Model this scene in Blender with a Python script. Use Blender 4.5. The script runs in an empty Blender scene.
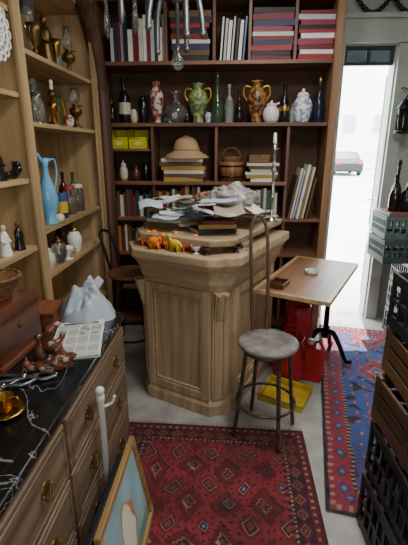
import bpy, math, random
from mathutils import Vector, Matrix, Euler, noise
R = random.Random(7)
sc = bpy.context.scene
COL = sc.collection
pi = math.pi
rad = math.radians
# ---------------------------------------------------------------- camera
CH, FPX, PITCH, YAW = 1.6, 400.0, rad(17.2), rad(3.5)
cd = bpy.data.cameras.new('camera'); cam = bpy.data.objects.new('camera', cd); COL.objects.link(cam)
cam.location = (0, 0, CH); cam.rotation_euler = (pi/2 - PITCH, 0, YAW)
cd.sensor_fit = 'VERTICAL'; cd.sensor_height = 24; cd.lens = FPX/545*24; cd.clip_start = .02
sc.camera = cam
CM = cam.rotation_euler.to_matrix()
def ray(px, py): return CM @ Vector(((px-204)/FPX, -(py-272.5)/FPX, -1))
def onY(px, py, Y): d = ray(px, py); return Vector((0, 0, CH)) + d*(Y/d.y)
def onX(px, py, X): d = ray(px, py); return Vector((0, 0, CH)) + d*(X/d.x)
def onZ(px, py, Z): d = ray(px, py); return Vector((0, 0, CH)) + d*((Z-CH)/d.z)

# ---------------------------------------------------------------- materials
def C(h):
    h = h.lstrip('#'); o = []
    for i in (0, 2, 4):
        c = int(h[i:i+2], 16)/255
        o.append(c/12.92 if c <= .04045 else ((c+.055)/1.055)**2.4)
    return tuple(o)
MC = {}
def M(name, col, rough=.55, metal=0, var=.18, scale=9, bump=0, trans=0, col2=None, stretch=(1, 1, 1), emit=0, coat=0, sharp=0, attr=False, alpha=1, detail=4):
    if name in MC: return MC[name]
    m = bpy.data.materials.new(name); m.use_nodes = True
    nt = m.node_tree; n = nt.nodes; b = n['Principled BSDF']
    c = C(col) if isinstance(col, str) else col
    c2 = C(col2) if col2 else tuple(x*(1-2*var) for x in c)
    tc = n.new('ShaderNodeTexCoord'); mp = n.new('ShaderNodeMapping'); mp.inputs['Scale'].default_value = stretch
    nz = n.new('ShaderNodeTexNoise'); nz.inputs['Scale'].default_value = scale; nz.inputs['Detail'].default_value = detail
    nt.links.new(tc.outputs['Object'], mp.inputs[0]); nt.links.new(mp.outputs[0], nz.inputs['Vector'])
    rp = n.new('ShaderNodeValToRGB'); rp.color_ramp.elements[0].position = .32+sharp; rp.color_ramp.elements[1].position = .68-sharp
    rp.color_ramp.elements[0].color = (*c2, 1); rp.color_ramp.elements[1].color = (*c, 1)
    nt.links.new(nz.outputs['Fac'], rp.inputs[0])
    if attr:
        at = n.new('ShaderNodeAttribute'); at.attribute_name = 'Col'
        mx = n.new('ShaderNodeMix'); mx.data_type = 'RGBA'; mx.blend_type = 'MULTIPLY'; mx.inputs[0].default_value = 1
        nt.links.new(at.outputs['Color'], mx.inputs[6]); nt.links.new(rp.outputs[0], mx.inputs[7])
        nt.links.new(mx.outputs[2], b.inputs['Base Color'])
    else:
        nt.links.new(rp.outputs[0], b.inputs['Base Color'])
    b.inputs['Roughness'].default_value = rough; b.inputs['Metallic'].default_value = metal
    b.inputs['Transmission Weight'].default_value = trans
    b.inputs['Coat Weight'].default_value = coat
    if emit:
        b.inputs['Emission Color'].default_value = (*c, 1); b.inputs['Emission Strength'].default_value = emit
    if bump:
        bp = n.new('ShaderNodeBump'); bp.inputs['Strength'].default_value = bump; bp.inputs['Distance'].default_value = .01
        nt.links.new(nz.outputs['Fac'], bp.inputs['Height']); nt.links.new(bp.outputs[0], b.inputs['Normal'])
    MC[name] = m
    return m
def wood(name, c1, c2, axis='z', scale=26, rough=.5, bump=.15, coat=0):
    s = {'x': (.06, 1, 1), 'y': (1, .06, 1), 'z': (1, 1, .06)}[axis]
    return M(name, c1, rough, col2=c2, scale=scale, stretch=s, bump=bump, coat=coat)

pine = wood('pine', '#c2a276', '#93774c', 'z', 20)
pine_y = wood('pine_along', '#c5a57a', '#957a50', 'y', 20)
oak = wood('stripped_pine', '#b89c76', '#937959', 'z', 26, .65, .08)
oak_x = wood('stripped_pine_along', '#bfa47e', '#9a8060', 'x', 26, .6, .08)
dark = wood('dark_wood', '#80533a', '#533423', 'z', 18, .45)
dark_x = wood('dark_wood_along', '#87593e', '#573726', 'x', 18, .45)
rightup = wood('lighter_upright', '#a27a55', '#785536', 'z', 18, .5)
darkback = M('dark_back', '#5e3f29', .8)
dresswood = wood('walnut', '#836b52', '#564432', 'y', 20, .55)
boxwood = wood('box_wood', '#6a3a22', '#38190d', 'y', 18, .4, coat=.2)
tabwood = wood('table_wood', '#9a6f48', '#704d30', 'y', 14, .45)
tabedge = wood('table_edge_wood', '#c4a376', '#9c7a50', 'y', 18, .45)
brass = M('brass', '#b98a3a', .3, 1, .2)
oldbrass = M('aged_brass', '#86683a', .4, .9, .25)
gold = M('gilt', '#c79a45', .35, .9, .2)
silver = M('silver', '#c9c9c6', .2, 1, .1)
iron = M('iron', '#1c1a19', .45, .6, .3)
rust = M('rusty_metal', '#6b5850', .5, .5, .3, scale=20, col2='#3b2f2b')
glass = M('clear_glass', '#eef6f2', .03, 0, .02, trans=.95)
blackp = M('black_plastic', '#17181c', .45)
white = M('white_china', '#eeeae0', .25, var=.05)
cream = M('cream_china', '#d9cfb0', .3, var=.1)
paper = M('paper', '#dcd8cc', .8, var=.08)
pagem = M('page_edges', '#c9bd9f', .85, var=.15, scale=60)
def flat(h, rough=.5): return M('paint_'+h.strip('#'), h, rough, var=.12)

# ---------------------------------------------------------------- mesh builder
class MB:
    def __init__(s): s.v = []; s.f = []; s.mi = []; s.sm = []
    def add(s, vs, fs, mi=0, smooth=False, X=None):
        o = len(s.v)
        for v in vs:
            v = Vector(v); s.v.append(X @ v if X is not None else v)
        for f in fs: s.f.append([i+o for i in f]); s.mi.append(mi); s.sm.append(smooth)
        return s
    def box(s, c, d, rot=(0, 0, 0), mi=0, X=None):
        T = Matrix.Translation(c) @ Euler(rot).to_matrix().to_4x4()
        if X is not None: T = X @ T
        x, y, z = d[0]/2, d[1]/2, d[2]/2
        vs = [(a*x, b*y, e*z) for a in (-1, 1) for b in (-1, 1) for e in (-1, 1)]
        return s.add(vs, [(0, 1, 3, 2), (4, 6, 7, 5), (0, 4, 5, 1), (2, 3, 7, 6), (0, 2, 6, 4), (1, 5, 7, 3)], mi, False, T)
    def lathe(s, prof, c=(0, 0, 0), seg=20, mi=0, X=None, smooth=True, fr=None):
        vs = []; fs = []; n = len(prof)
        for r, z in prof:
            for k in range(seg):
                a = 2*pi*k/seg; q = max(r, .0002)*(fr(a, z) if fr else 1)
                vs.append((c[0]+q*math.cos(a), c[1]+q*math.sin(a), c[2]+z))
        for i in range(n-1):
            for k in range(seg):
                k2 = (k+1) % seg
                fs.append((i*seg+k, i*seg+k2, (i+1)*seg+k2, (i+1)*seg+k))
        return s.add(vs, fs, mi, smooth, X)
    def tube(s, pts, r, seg=8, closed=False, mi=0, X=None):
        pts = [Vector(p) for p in pts]; n = len(pts)
        rs = r if isinstance(r, (list, tuple)) else [r]*n
        vs = []; fs = []; nrm = None
        for i in range(n):
            a = pts[(i-1) % n] if (closed or i > 0) else pts[0]
            b = pts[(i+1) % n] if (closed or i < n-1) else pts[-1]
            t = (b-a)
            t = t.normalized() if t.length > 1e-9 else Vector((0, 0, 1))
            if nrm is None:
                nrm = t.orthogonal().normalized()
            else:
                nrm = (nrm - t*nrm.dot(t)); nrm = nrm.normalized() if nrm.length > 1e-6 else t.orthogonal().normalized()
            bn = t.cross(nrm)
            for k in range(seg):
                q = 2*pi*k/seg
                vs.append(pts[i]+(nrm*math.cos(q)+bn*math.sin(q))*rs[i])
        for i in range(n if closed else n-1):
            j = (i+1) % n
            for k in range(seg):
                k2 = (k+1) % seg
                fs.append((i*seg+k, i*seg+k2, j*seg+k2, j*seg+k))
        if not closed:
            fs.append(tuple(range(seg))[::-1]); fs.append(tuple((n-1)*seg+k for k in range(seg)))
        return s.add(vs, fs, mi, True, X)
    def prism(s, p0, z0, z1, p1=None, mi=0, X=None):
        p1 = p1 or p0; n = len(p0)
        vs = [(x, y, z0) for x, y in p0]+[(x, y, z1) for x, y in p1]
        fs = [tuple(range(n))[::-1], tuple(range(n, 2*n))]+[(i, (i+1) % n, n+(i+1) % n, n+i) for i in range(n)]
        return s.add(vs, fs, mi, False, X)
    def ball(s, c, r, seg=14, rings=9, mi=0, amp=0, freq=8, seed=0, floor=None, X=None, ridge=0, smooth=True):
        if not isinstance(r, (list, tuple)): r = (r, r, r)
        vs = []; fs = []
        for i in range(rings+1):
            th = pi*i/rings
            for k in range(seg):
                a = 2*pi*k/seg
                d = Vector((math.sin(th)*math.cos(a), math.sin(th)*math.sin(a), math.cos(th)))
                m = 1+(amp*noise.noise(d*freq*.3+Vector((seed, seed*2, 0)))+amp*.6*noise.noise(d*freq*.8+Vector((seed, 0, 3))) if amp else 0)
                if ridge: m += ridge*(.3-abs(noise.noise(d*2.6+Vector((seed, 4, 0)))))+ridge*.5*(.3-abs(noise.noise(d*6+Vector((1, seed, 0)))))
                v = Vector((c[0]+d.x*r[0]*m, c[1]+d.y*r[1]*m, c[2]+d.z*r[2]*m))
                if floor is not None: v.z = max(v.z, floor)
                vs.append(v)
        for i in range(rings):
            for k in range(seg):
                k2 = (k+1) % seg
                fs.append((i*seg+k, (i+1)*seg+k, (i+1)*seg+k2, i*seg+k2))
        return s.add(vs, fs, mi, smooth, X)
    def ring(s, c, R_, r, seg=24, axis='z', mi=0, sec=6, X=None):
        pts = []
        for k in range(seg):
            a = 2*pi*k/seg; u, v = R_*math.cos(a), R_*math.sin(a)
            pts.append(Vector(c)+Vector({'z': (u, v, 0), 'x': (0, u, v), 'y': (u, 0, v)}[axis]))
        return s.tube(pts, r, sec, True, mi, X)
def spline(pts, n=6):
    P = [Vector(p) for p in pts]; out = []
    for i in range(len(P)-1):
        p0 = P[max(i-1, 0)]; p1 = P[i]; p2 = P[i+1]; p3 = P[min(i+2, len(P)-1)]
        for k in range(n):
            t = k/n
            out.append(.5*((2*p1)+(p2-p0)*t+(2*p0-5*p1+4*p2-p3)*t*t+(3*p1-p0-3*p2+p3)*t**3))
    out.append(P[-1]); return out
def obj(name, mb, mats, parent=None, bevel=0, loc=None, rot=None):
    me = bpy.data.meshes.new(name)
    me.from_pydata([tuple(v) for v in mb.v], [], mb.f)
    if not isinstance(mats, (list, tuple)): mats = [mats]
    for m in mats: me.materials.append(m)
    for p, mi, sm in zip(me.polygons, mb.mi, mb.sm): p.material_index = mi; p.use_smooth = sm
    me.update()
    o = bpy.data.objects.new(name, me); COL.objects.link(o)
    if parent: o.parent = parent
    if loc is not None: o.location = loc
    if rot is not None: o.rotation_euler = rot
    if bevel:
        bm = o.modifiers.new('bevel', 'BEVEL'); bm.width = bevel; bm.segments = 2; bm.limit_method = 'ANGLE'
    return o
def tag(o, label, cat, group=None):
    o['label'] = label; o['category'] = cat
    if group: o['group'] = group
    return o
def eul(rz): return (0, 0, rz) if isinstance(rz, (int, float)) else tuple(rz)
def thing(name, label, cat, loc=(0, 0, 0), rz=0, group=None):
    o = bpy.data.objects.new(name, None); COL.objects.link(o); o.empty_display_size = .05
    o.location = loc; o.rotation_euler = eul(rz)
    return tag(o, label, cat, group)
def solo(name, mb, mats, label, cat, loc=(0, 0, 0), rz=0, group=None, bevel=0):
    o = obj(name, mb, mats, None, bevel, loc, eul(rz))
    return tag(o, label, cat, group)
def struct(name, mb, mats, bevel=0):
    o = obj(name, mb, mats, None, bevel); o['kind'] = 'structure'; return o
ORD = ['first', 'second', 'third', 'fourth', 'fifth', 'sixth', 'seventh', 'eighth', 'ninth', 'tenth', 'eleventh', 'twelfth', 'thirteenth', 'fourteenth', 'fifteenth', 'sixteenth']
def colgrid(nx, ny, sx, sy, cf, zf=None):
    me = bpy.data.meshes.new('grid'); vs = []; cs = []
    for j in range(ny+1):
        for i in range(nx+1):
            x = (i/nx-.5)*sx; y = (j/ny-.5)*sy
            vs.append((x, y, zf(x, y) if zf else 0)); cs.append(cf(x, y))
    fs = [(j*(nx+1)+i, j*(nx+1)+i+1, (j+1)*(nx+1)+i+1, (j+1)*(nx+1)+i) for j in range(ny) for i in range(nx)]
    me.from_pydata(vs, [], fs)
    a = me.color_attributes.new('Col', 'FLOAT_COLOR', 'POINT')
    for k, c in enumerate(cs): a.data[k].color = (c[0], c[1], c[2], 1)
    for p in me.polygons: p.use_smooth = True
    return me
def gridobj(name, me, mat, parent=None, loc=(0, 0, 0), rot=(0, 0, 0)):
    me.materials.append(mat); me.name = name
    o = bpy.data.objects.new(name, me); COL.objects.link(o); o.parent = parent; o.location = loc; o.rotation_euler = rot
    return o

# ================================================================ ROOM
concrete = M('concrete', '#b0aaa0', .6, scale=5, col2='#857f77', bump=.1)
plaster = M('plaster', '#a9a89e', .9, scale=3, var=.08)
palewood = M('pale_painted_wood', '#a9b0a5', .6, scale=6, var=.1)
YW = 3.78
struct('floor', MB().box((.3, 1.2, -.05), (3.8, 5.4, .1)), concrete)
struct('ceiling', MB().box((.3, 1.2, 3.0), (3.8, 5.4, .1)), plaster)
struct('wall_left', MB().box((-1.42, 1.2, 1.475), (.1, 5.4, 2.95)), plaster)
struct('wall_right', MB().box((2.15, 1.2, 1.475), (.1, 5.4, 2.95)), plaster)
struct('wall_front', MB().box((.37, -1.45, 1.475), (3.46, .1, 2.95)), plaster)
DX0, DX1, DH = .925, 1.38, 2.42
w = MB()
w.box(((-1.37+DX0)/2, YW+.06, 1.475), (DX0+1.37, .12, 2.95)); w.box(((DX0+DX1)/2, YW+.06, (DH+2.95)/2), (DX1-DX0, .12, 2.95-DH)); w.box(((DX1+2.1)/2, YW+.06, 1.475), (2.1-DX1, .12, 2.95))
struct('wall_back', w, plaster)
struct('trim_1', MB().box((DX0-.035, YW-.02, DH/2), (.07, .04, DH)).box((DX0+.010, YW+.06, DH/2), (.02, .12, DH)), palewood)
struct('trim_2', MB().box((DX1+.04, YW-.02, DH/2), (.10, .04, DH)).box((DX1-.012, YW+.06, DH/2), (.024, .12, DH)), palewood)
struct('trim_3', MB().box((1.44, YW-.03, DH+.09), (1.30, .06, .17)).box((1.44, YW-.045, DH+.19), (1.31, .09, .035)), palewood)
d = struct('door_1', MB().box((.022, .43, 1.2), (.045, .85, 2.36)), palewood)
d.location = (DX1-.02, YW+.13, 0); d.rotation_euler = (0, 0, rad(-19))
obj('door_panel', MB().box((-.006, .43, 1.55), (.014, .6, 1.35)).box((-.006, .43, .42), (.014, .6, .55)), M('door_paint', '#d6dad2', .5), d)
obj('door_handle', MB().tube([(0, .78, 1.05), (-.05, .78, 1.05), (-.05, .68, 1.05)], .009), silver, d)
# outside
struct('ground', MB().box((8, 29, -.08), (60, 50.2, .1)), M('street', '#c2beb6', .85, scale=1.2, var=.10))
bt = thing('building', 'pale sunlit building facade across the street beyond the doorway', 'building', (12, 38, -.03))
obj('wall', MB().box((0, 0, 4.5), (30, 3, 9)), M('render_wall', '#eeeae2', .9, var=.03), bt)
for wx in (-4.5, -2, .5, 3):
    f_ = obj('window', MB().box((wx, -1.52, 3.6), (1.1, .08, 1.5)), M('far_frame', '#e2ded6', .8), bt); obj('pane', MB().box((wx, -1.57, 3.6), (.9, .05, 1.3)), M('far_glass', '#b4bcc0', .4), f_)
obj('door', MB().box((2, -1.52, 1.1), (1.1, .08, 2.2)), M('far_door', '#c4cac6', .6), bt)
car = thing('car', 'dark grey hatchback car parked in the bright street outside the doorway', 'car', (onY(343, 162, 28).x, 28, -.03), rad(86))
prof = [(-2, .3), (-2.02, .75), (-1.75, .95), (-1.2, 1.0), (-.6, 1.42), (.75, 1.45), (1.55, 1.02), (2, .9), (2.05, .35), (1.9, .25), (-1.9, .25)]
b = MB(); nn = len(prof); vs = [(x, -.85*(1 if z < 1.05 else .82), z) for x, z in prof]+[(x, .85*(1 if z < 1.05 else .82), z) for x, z in prof]
b.add(vs, [tuple(range(nn)), tuple(range(nn, 2*nn))[::-1]]+[(i, nn+i, nn+(i+1) % nn, (i+1) % nn) for i in range(nn)])
obj('body', b, M('car_paint', '#0d1115', .6, 0), car, .05)
cg = M('car_glass', '#0b0e10', .3)
for sy in (-1, 1):
    obj('window', MB().add([(-1.0, sy*.86, 1.03), (1.35, sy*.86, 1.03), (.7, sy*.73, 1.4), (-.55, sy*.73, 1.38)], [(0, 1, 2, 3)]), cg, car)
    for x in (-1.25, 1.3):
        obj('wheel', MB().lathe([(0, -.1), (.3, -.1), (.32, -.06), (.32, .06), (.3, .1), (.18, .1), (.17, .07), (0, .07)], X=Matrix.Translation((x, sy*.78, .32)) @ Euler((-sy*pi/2, 0, 0)).to_matrix().to_4x4()), blackp, car)
obj('rear_window', MB().add([(-1.22, -.68, 1.02), (-1.22, .68, 1.02), (-.66, .6, 1.4), (-.66, -.6, 1.4)], [(0, 1, 2, 3)]), cg, car)
for sy in (-.65, .65): obj('tail_light', MB().box((-2.0, sy, .78), (.06, .25, .14)), flat('#b0201c'), car)
tp = thing('transom_panel', 'dark framed glazed panel set above the bright door opening', 'panel', ((DX0+DX1)/2+.0, YW+.05, 2.27))
tw = DX1-DX0-.05; b = MB()
b.box((0, 0, .012), (tw, .04, .024)).box((0, 0, .133), (tw, .04, .024))
for x in (-tw/2+.012, 0, tw/2-.012): b.box((x, 0, .0725), (.022, .04, .097))
obj('frame', b, M('transom_frame', '#23272a', .5), tp, .002); obj('pane', MB().box((0, .005, .0725), (tw-.04, .006, .1)), M('transom_glass', '#4a5558', .15, trans=.3), tp)
bd = thing('bead_garland', 'string of dark beads looped along the wall above the doorway', 'beads', (.95, YW-.07, 2.62))
b = MB()
for k in range(40):
    t = k/39; b.ball((.02+t*.85, 0, .13-.12*abs(math.sin(t*pi*3.0))), .019, 8, 6)
obj('beads', b, blackp, bd)
obj('cord', MB().tube([(.02+k/60*.85, 0, .13-.12*abs(math.sin(k/60*pi*3))) for k in range(61)], .003, 5), blackp, bd)

# ================================================================ BACK BOOKCASE
YF, YB = 3.42, 3.76
X0, X1 = -1.06, .80
bc = thing('bookcase', 'tall dark brown wooden bookcase covering the back wall', 'bookcase', (0, 0, 0))
obj('back_panel', MB().box(((X0+X1)/2, YB-.01, 1.36), (X1-X0, .02, 2.7)), darkback, bc)
obj('side_panel', MB().box((X0+.015, (YF+YB)/2-.01, 1.36), (.03, YB-YF-.02, 2.72)), dark, bc, .003)
o = obj('side_panel', MB().box((X1-.015, (YF+YB)/2-.01, 1.36), (.03, YB-YF-.02, 2.72)).box((X1+.0, YF-.01, 1.36), (.06, .02, 2.72)), rightup, bc, .003); o['label'] = 'lighter brown right upright'
def bx(px, py=150): return onY(px, py, YF).x
xa, xb, xcc = bx(152), bx(216), bx(288)
SH = {'a': .06, 'b': .40, 'c': .72, 'd': 1.03, 'e': 1.335, 'f': 1.80, 'g': 2.25, 'h': 2.69}
for k, z in SH.items():
    xr = xcc if k == 'e' else X1-.03
    obj('shelf', MB().box(((X0+.03+xr)/2, (YF+YB)/2-.01, z-.014), (xr-X0-.03, YB-YF-.02, .028)), dark_x, bc, .002)
def divider(x, z0, z1): obj('divider', MB().box((x, (YF+YB)/2, (z0+z1)/2), (.024, YB-YF-.04, z1-z0)), dark, bc, .002)
for x in (xa, xcc): divider(x, .06, 1.80-.028)
divider(xb, 1.335, 1.80-.028)
obj('shelf', MB().box(((X0+xa)/2+.01, (YF+YB)/2-.01, 1.59), (xa-X0-.06, YB-YF-.02, .02)), dark_x, bc, .002)
ux = [onY(p, 40, YF).x for p in (165, 214, 250, 296)]
for x in ux: divider(x, 2.25, 2.69-.028)

def book_mesh(t, h, d, lying=False):
    b = MB(); e = .003
    b.box((-t/2+e/2, d/2, h/2), (e, d, h)); b.box((t/2-e/2, d/2, h/2), (e, d, h)); b.box((0, e/2, h/2), (t-2*e, e, h))
    b.box((0, d/2, h/2), (t-2*e, d-3*e, h-.008), mi=1)
    if lying:
        for i, v in enumerate(b.v): b.v[i] = Vector((v.z-h/2, v.y, v.x+t/2))
    return b
NM = {'#7a1e22': 'dark red', '#a32a2c': 'red', '#2a2f52': 'navy', '#1d1d20': 'black', '#d8d2c2': 'cream', '#f0eee8': 'white', '#3f5f4a': 'green', '#6a4a2c': 'brown', '#b58a3a': 'tan', '#4c6f96': 'blue', '#c3c3c0': 'grey', '#8f2540': 'crimson', '#d8b23a': 'yellow'}
def book_row(px0, px1, z, pyc, cols, hr, where, group, y0=YF+.03, Y=YF):
    x = onY(px0, pyc, Y).x; xe = onY(px1, pyc, Y).x; i = 0; items = []
    while x < xe-.012 and i < 16:
        t = R.uniform(.018, .036); h = R.uniform(*hr); d_ = R.uniform(.15, .2); c = cols[i % len(cols)] if R.random() < .8 else R.choice(cols)
        items.append((x+t/2, t, h, d_, c)); x += t+.003; i += 1
    for i, (xx, t, h, d_, c) in enumerate(items):
        solo('book', book_mesh(t, h, d_), [flat(c, .55), pagem], f'{NM[c]} book standing {ORD[i]} from the left {where}', 'book', (xx, y0+R.uniform(0, .03), z), 0, group)
def book_stack(px, z, pyc, n, cols, wr, where, group, tr=(.025, .045), Y=YF, y0=YF+.02, d0=.22, jit=.05):
    x = onY(px, pyc, Y).x; zz = z
    for i in range(n):
        t = R.uniform(*tr); wd = R.uniform(*wr); c = cols[i % len(cols)]
        solo('book', book_mesh(t, wd, d0*R.uniform(.85, 1), True), [flat(c, .5), pagem], f'{NM[c]} volume lying {ORD[i]} from the bottom {where}', 'book', (x+R.uniform(-.012, .012), y0+.01, zz), R.uniform(-jit, jit), group)
        zz += t+.001
    return zz
book_row(109, 163, SH['g'], 45, ['#d8d2c2', '#2a2f52', '#7a1e22', '#c3c3c0', '#1d1d20', '#f0eee8', '#4c6f96', '#a32a2c'], (.22, .36), 'in the top left bookcase bay', 'books standing in the top left bay')
book_stack(190, SH['g'], 45, 9, ['#1d1d20', '#6a4a2c', '#2a2f52', '#d8d2c2', '#7a1e22', '#1d1d20', '#a32a2c', '#1d1d20', '#6a4a2c'], (.27, .32), 'behind the hanging lamp', 'volumes lying behind the hanging lamp')
xm = onY(219, 45, YF).x
for i in range(7):
    c = ['#f0eee8', '#c3c3c0', '#f0eee8', '#d8d2c2', '#1d1d20', '#f0eee8', '#4c6f96'][i]
    solo('magazine', book_mesh(.012+.006*(i % 3), .30-.012*(i % 3), .2), [flat(c, .4), pagem], f'{NM[c]} magazine leaning {ORD[i]} from the left in the top middle bay', 'magazine', (xm+.012+i*.029, YF+.03, SH['g']+.0015), (0, rad(4), 0), 'magazines in the top middle bay')
book_stack(273, SH['g'], 45, 10, ['#7a1e22', '#1d1d20', '#a32a2c', '#2a2f52', '#7a1e22', '#d8d2c2', '#8f2540', '#2a2f52', '#7a1e22', '#1d1d20'], (.29, .315), 'in the top bay right of the magazines', 'red volumes stacked beside the magazines')
book_stack(317, SH['g'], 45, 10, ['#a32a2c', '#f0eee8', '#7a1e22', '#8f2540', '#f0eee8', '#a32a2c', '#1d1d20', '#8f2540', '#c3c3c0', '#7a1e22'], (.25, .28), 'in the top right corner bay', 'red and white volumes in the top right bay')
book_row(109, 150, SH['d'], 205, ['#1d1d20', '#6a4a2c', '#2a2f52', '#d8d2c2', '#7a1e22', '#3f5f4a'], (.17, .24), 'on the shelf left of the stripped counter', 'books low in the left bay')
book_row(110, 149, SH['c'], 250, ['#6a4a2c', '#1d1d20', '#b58a3a', '#7a1e22', '#d8d2c2'], (.17, .24), 'behind the black bar stool', 'books behind the black bar stool')
book_row(156, 216, SH['d'], 205, ['#6a4a2c', '#d8d2c2', '#7a1e22', '#b58a3a', '#1d1d20', '#c3c3c0'], (.21, .27), 'on the shelf below the straw hat', 'books on the shelf below the hat')
book_row(220, 284, SH['d'], 205, ['#d8d2c2', '#6a4a2c', '#c3c3c0', '#3f5f4a', '#b58a3a'], (.20, .27), 'on the shelf behind the candlestick', 'books behind the candlestick')
zt = book_stack(182, SH['e'], 175, 6, ['#b58a3a', '#6a4a2c', '#d8d2c2', '#b58a3a', '#6a4a2c', '#d8d2c2'], (.33, .4), 'beneath the straw hat', 'old volumes under the straw hat', (.022, .034), jit=.09)
yel = M('yellow_plastic', '#d2c81f', .4, var=.08)
for i, px in enumerate((118, 137)):
    x = onY(px, 145, YF).x
    t = thing('storage_bin', ['yellow plastic parts bin on the left bookcase shelf, outer left one', 'yellow plastic parts bin nearer the upright divider'][i], 'bin', (x, YF+.02, 1.60), 0, 'yellow bins in the left bay')
    wv = .074
    b = MB().box((0, .11, .004), (2*wv, .2, .008)).box((-wv+.004, .15, .08), (.008, .12, .15)).box((wv-.004, .15, .08), (.008, .12, .15)).box((-wv+.004, .05, .045), (.008, .085, .075)).box((wv-.004, .05, .045), (.008, .085, .075)).box((0, .206, .08), (2*wv-.016, .008, .15)).box((0, .012, .045), (2*wv-.016, .008, .075))
    obj('bin_body', b, yel, t, .002); obj('lip', MB().tube([(-wv, .008, .083), (wv, .008, .083)], .006), yel, t)
    obj('label_holder', MB().box((0, .005, .04), (.05, .006, .022)), paper, t)
# ---------------------------------------------------------------- vessels
PF = {
 'bottle': [(0, 0), (.8, 0), (.95, .05), (1, .35), (.85, .52), (.35, .66), (.28, .8), (.27, .93), (.4, .96), (.38, 1), (.2, 1), (.2, .9)],
 'baluster': [(0, 0), (.55, 0), (.55, .04), (.48, .1), (.75, .3), (1, .58), (.95, .72), (.6, .83), (.42, .88), (.5, .96), (.65, 1), (.55, 1), (.35, .9)],
 'round': [(0, 0), (.5, 0), (.8, .1), (1, .3), (.88, .5), (.4, .62), (.22, .7), (.2, .88), (.36, .96), (.34, 1), (.17, .98), (.17, .8)],
 'jar': [(0, 0), (.6, 0), (.7, .05), (1, .42), (.95, .6), (.62, .74), (.55, .78), (.45, .78)],
 'pot': [(0, 0), (.6, 0), (.9, .15), (1, .4), (.9, .6), (.6, .72), (.6, .76), (.5, .76)],
 'slim': [(0, 0), (.9, 0), (1, .03), (1, .5), (.8, .62), (.35, .72), (.3, .92), (.42, .94), (.4, 1), (.25, 1)],
 'flute': [(0, 0), (.7, 0), (.7, .03), (.2, .1), (.18, .3), (.5, .45), (.75, .75), (1, 1), (.93, 1), (.6, .6)],
}
def prof(kind, r, h): return [(a*r, b_*h) for a, b_ in PF[kind]]
def vessel(name, label, cat, loc, h, r, kind, mat, band=None, lid=None, handles=0, hmat=None, group=None, rz=0, stopper=None):
    t = thing(name, label, cat, loc, rz, group)
    obj('body', MB().lathe(prof(kind, r, h), seg=24), mat, t)
    if band:
        P = PF[kind]
        def rr(z):
            for (a0, z0), (a1, z1) in zip(P, P[1:]):
                if z0 <= z <= z1 and z1 > z0: return a0+(a1-a0)*(z-z0)/(z1-z0)
            return .5
        z0, z1, bm_ = band
        obj('painted_band', MB().lathe([(rr(z0+(z1-z0)*k/8)*r+.0015, (z0+(z1-z0)*k/8)*h) for k in range(9)], seg=24), bm_, t)
    if lid: obj('lid', MB().lathe([(.62*r, .77*h), (.66*r, .8*h), (.45*r, .88*h), (.12*r, .91*h), (.16*r, .96*h), (.1*r, 1*h), (0, h)], seg=20), lid, t)
    if stopper: obj('stopper', MB().lathe([(.12*r, .95*h), (.16*r, 1.0*h), (.4*r, 1.06*h), (.36*r, 1.14*h), (0, 1.18*h)], seg=14), stopper, t)
    for s in ([-1, 1] if handles == 2 else [1] if handles else []):
        obj('handle', MB().tube(spline([(s*.55*r, 0, .85*h), (s*1.15*r, 0, .88*h), (s*1.3*r, 0, .7*h), (s*.9*r, 0, .52*h)], 5), .1*r, 6), hmat or mat, t)
    return t
floral = M('brown_floral', '#a5703a', .3, scale=30, col2='#3a2412', sharp=.1)
greengold = M('green_gilt', '#98a468', .3, scale=28, col2='#4d5c36', sharp=.1)
redwhite = M('red_white_china', '#d8c4b4', .3, scale=26, col2='#8a2f2a', sharp=.13)
bluewhite = M('blue_white_china', '#eceeee', .25, scale=34, col2='#8d9cb8', sharp=.14)
blackgl = M('black_glaze', '#16161a', .2); darkgl = M('brown_glass', '#2a1c14', .1, trans=.3); greengl = M('green_glass', '#4c6a4a', .1, trans=.5); bluegl = M('deep_blue_glaze', '#1c2440', .2)
palegl = M('pale_green_glass', '#b8cabc', .08, trans=.6)
S = .0081; YV = 3.52
def vx(px): return (onY(px, 115, YV).x, YV, SH['f'])
G = 'vases along the bookcase shelf'
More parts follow.
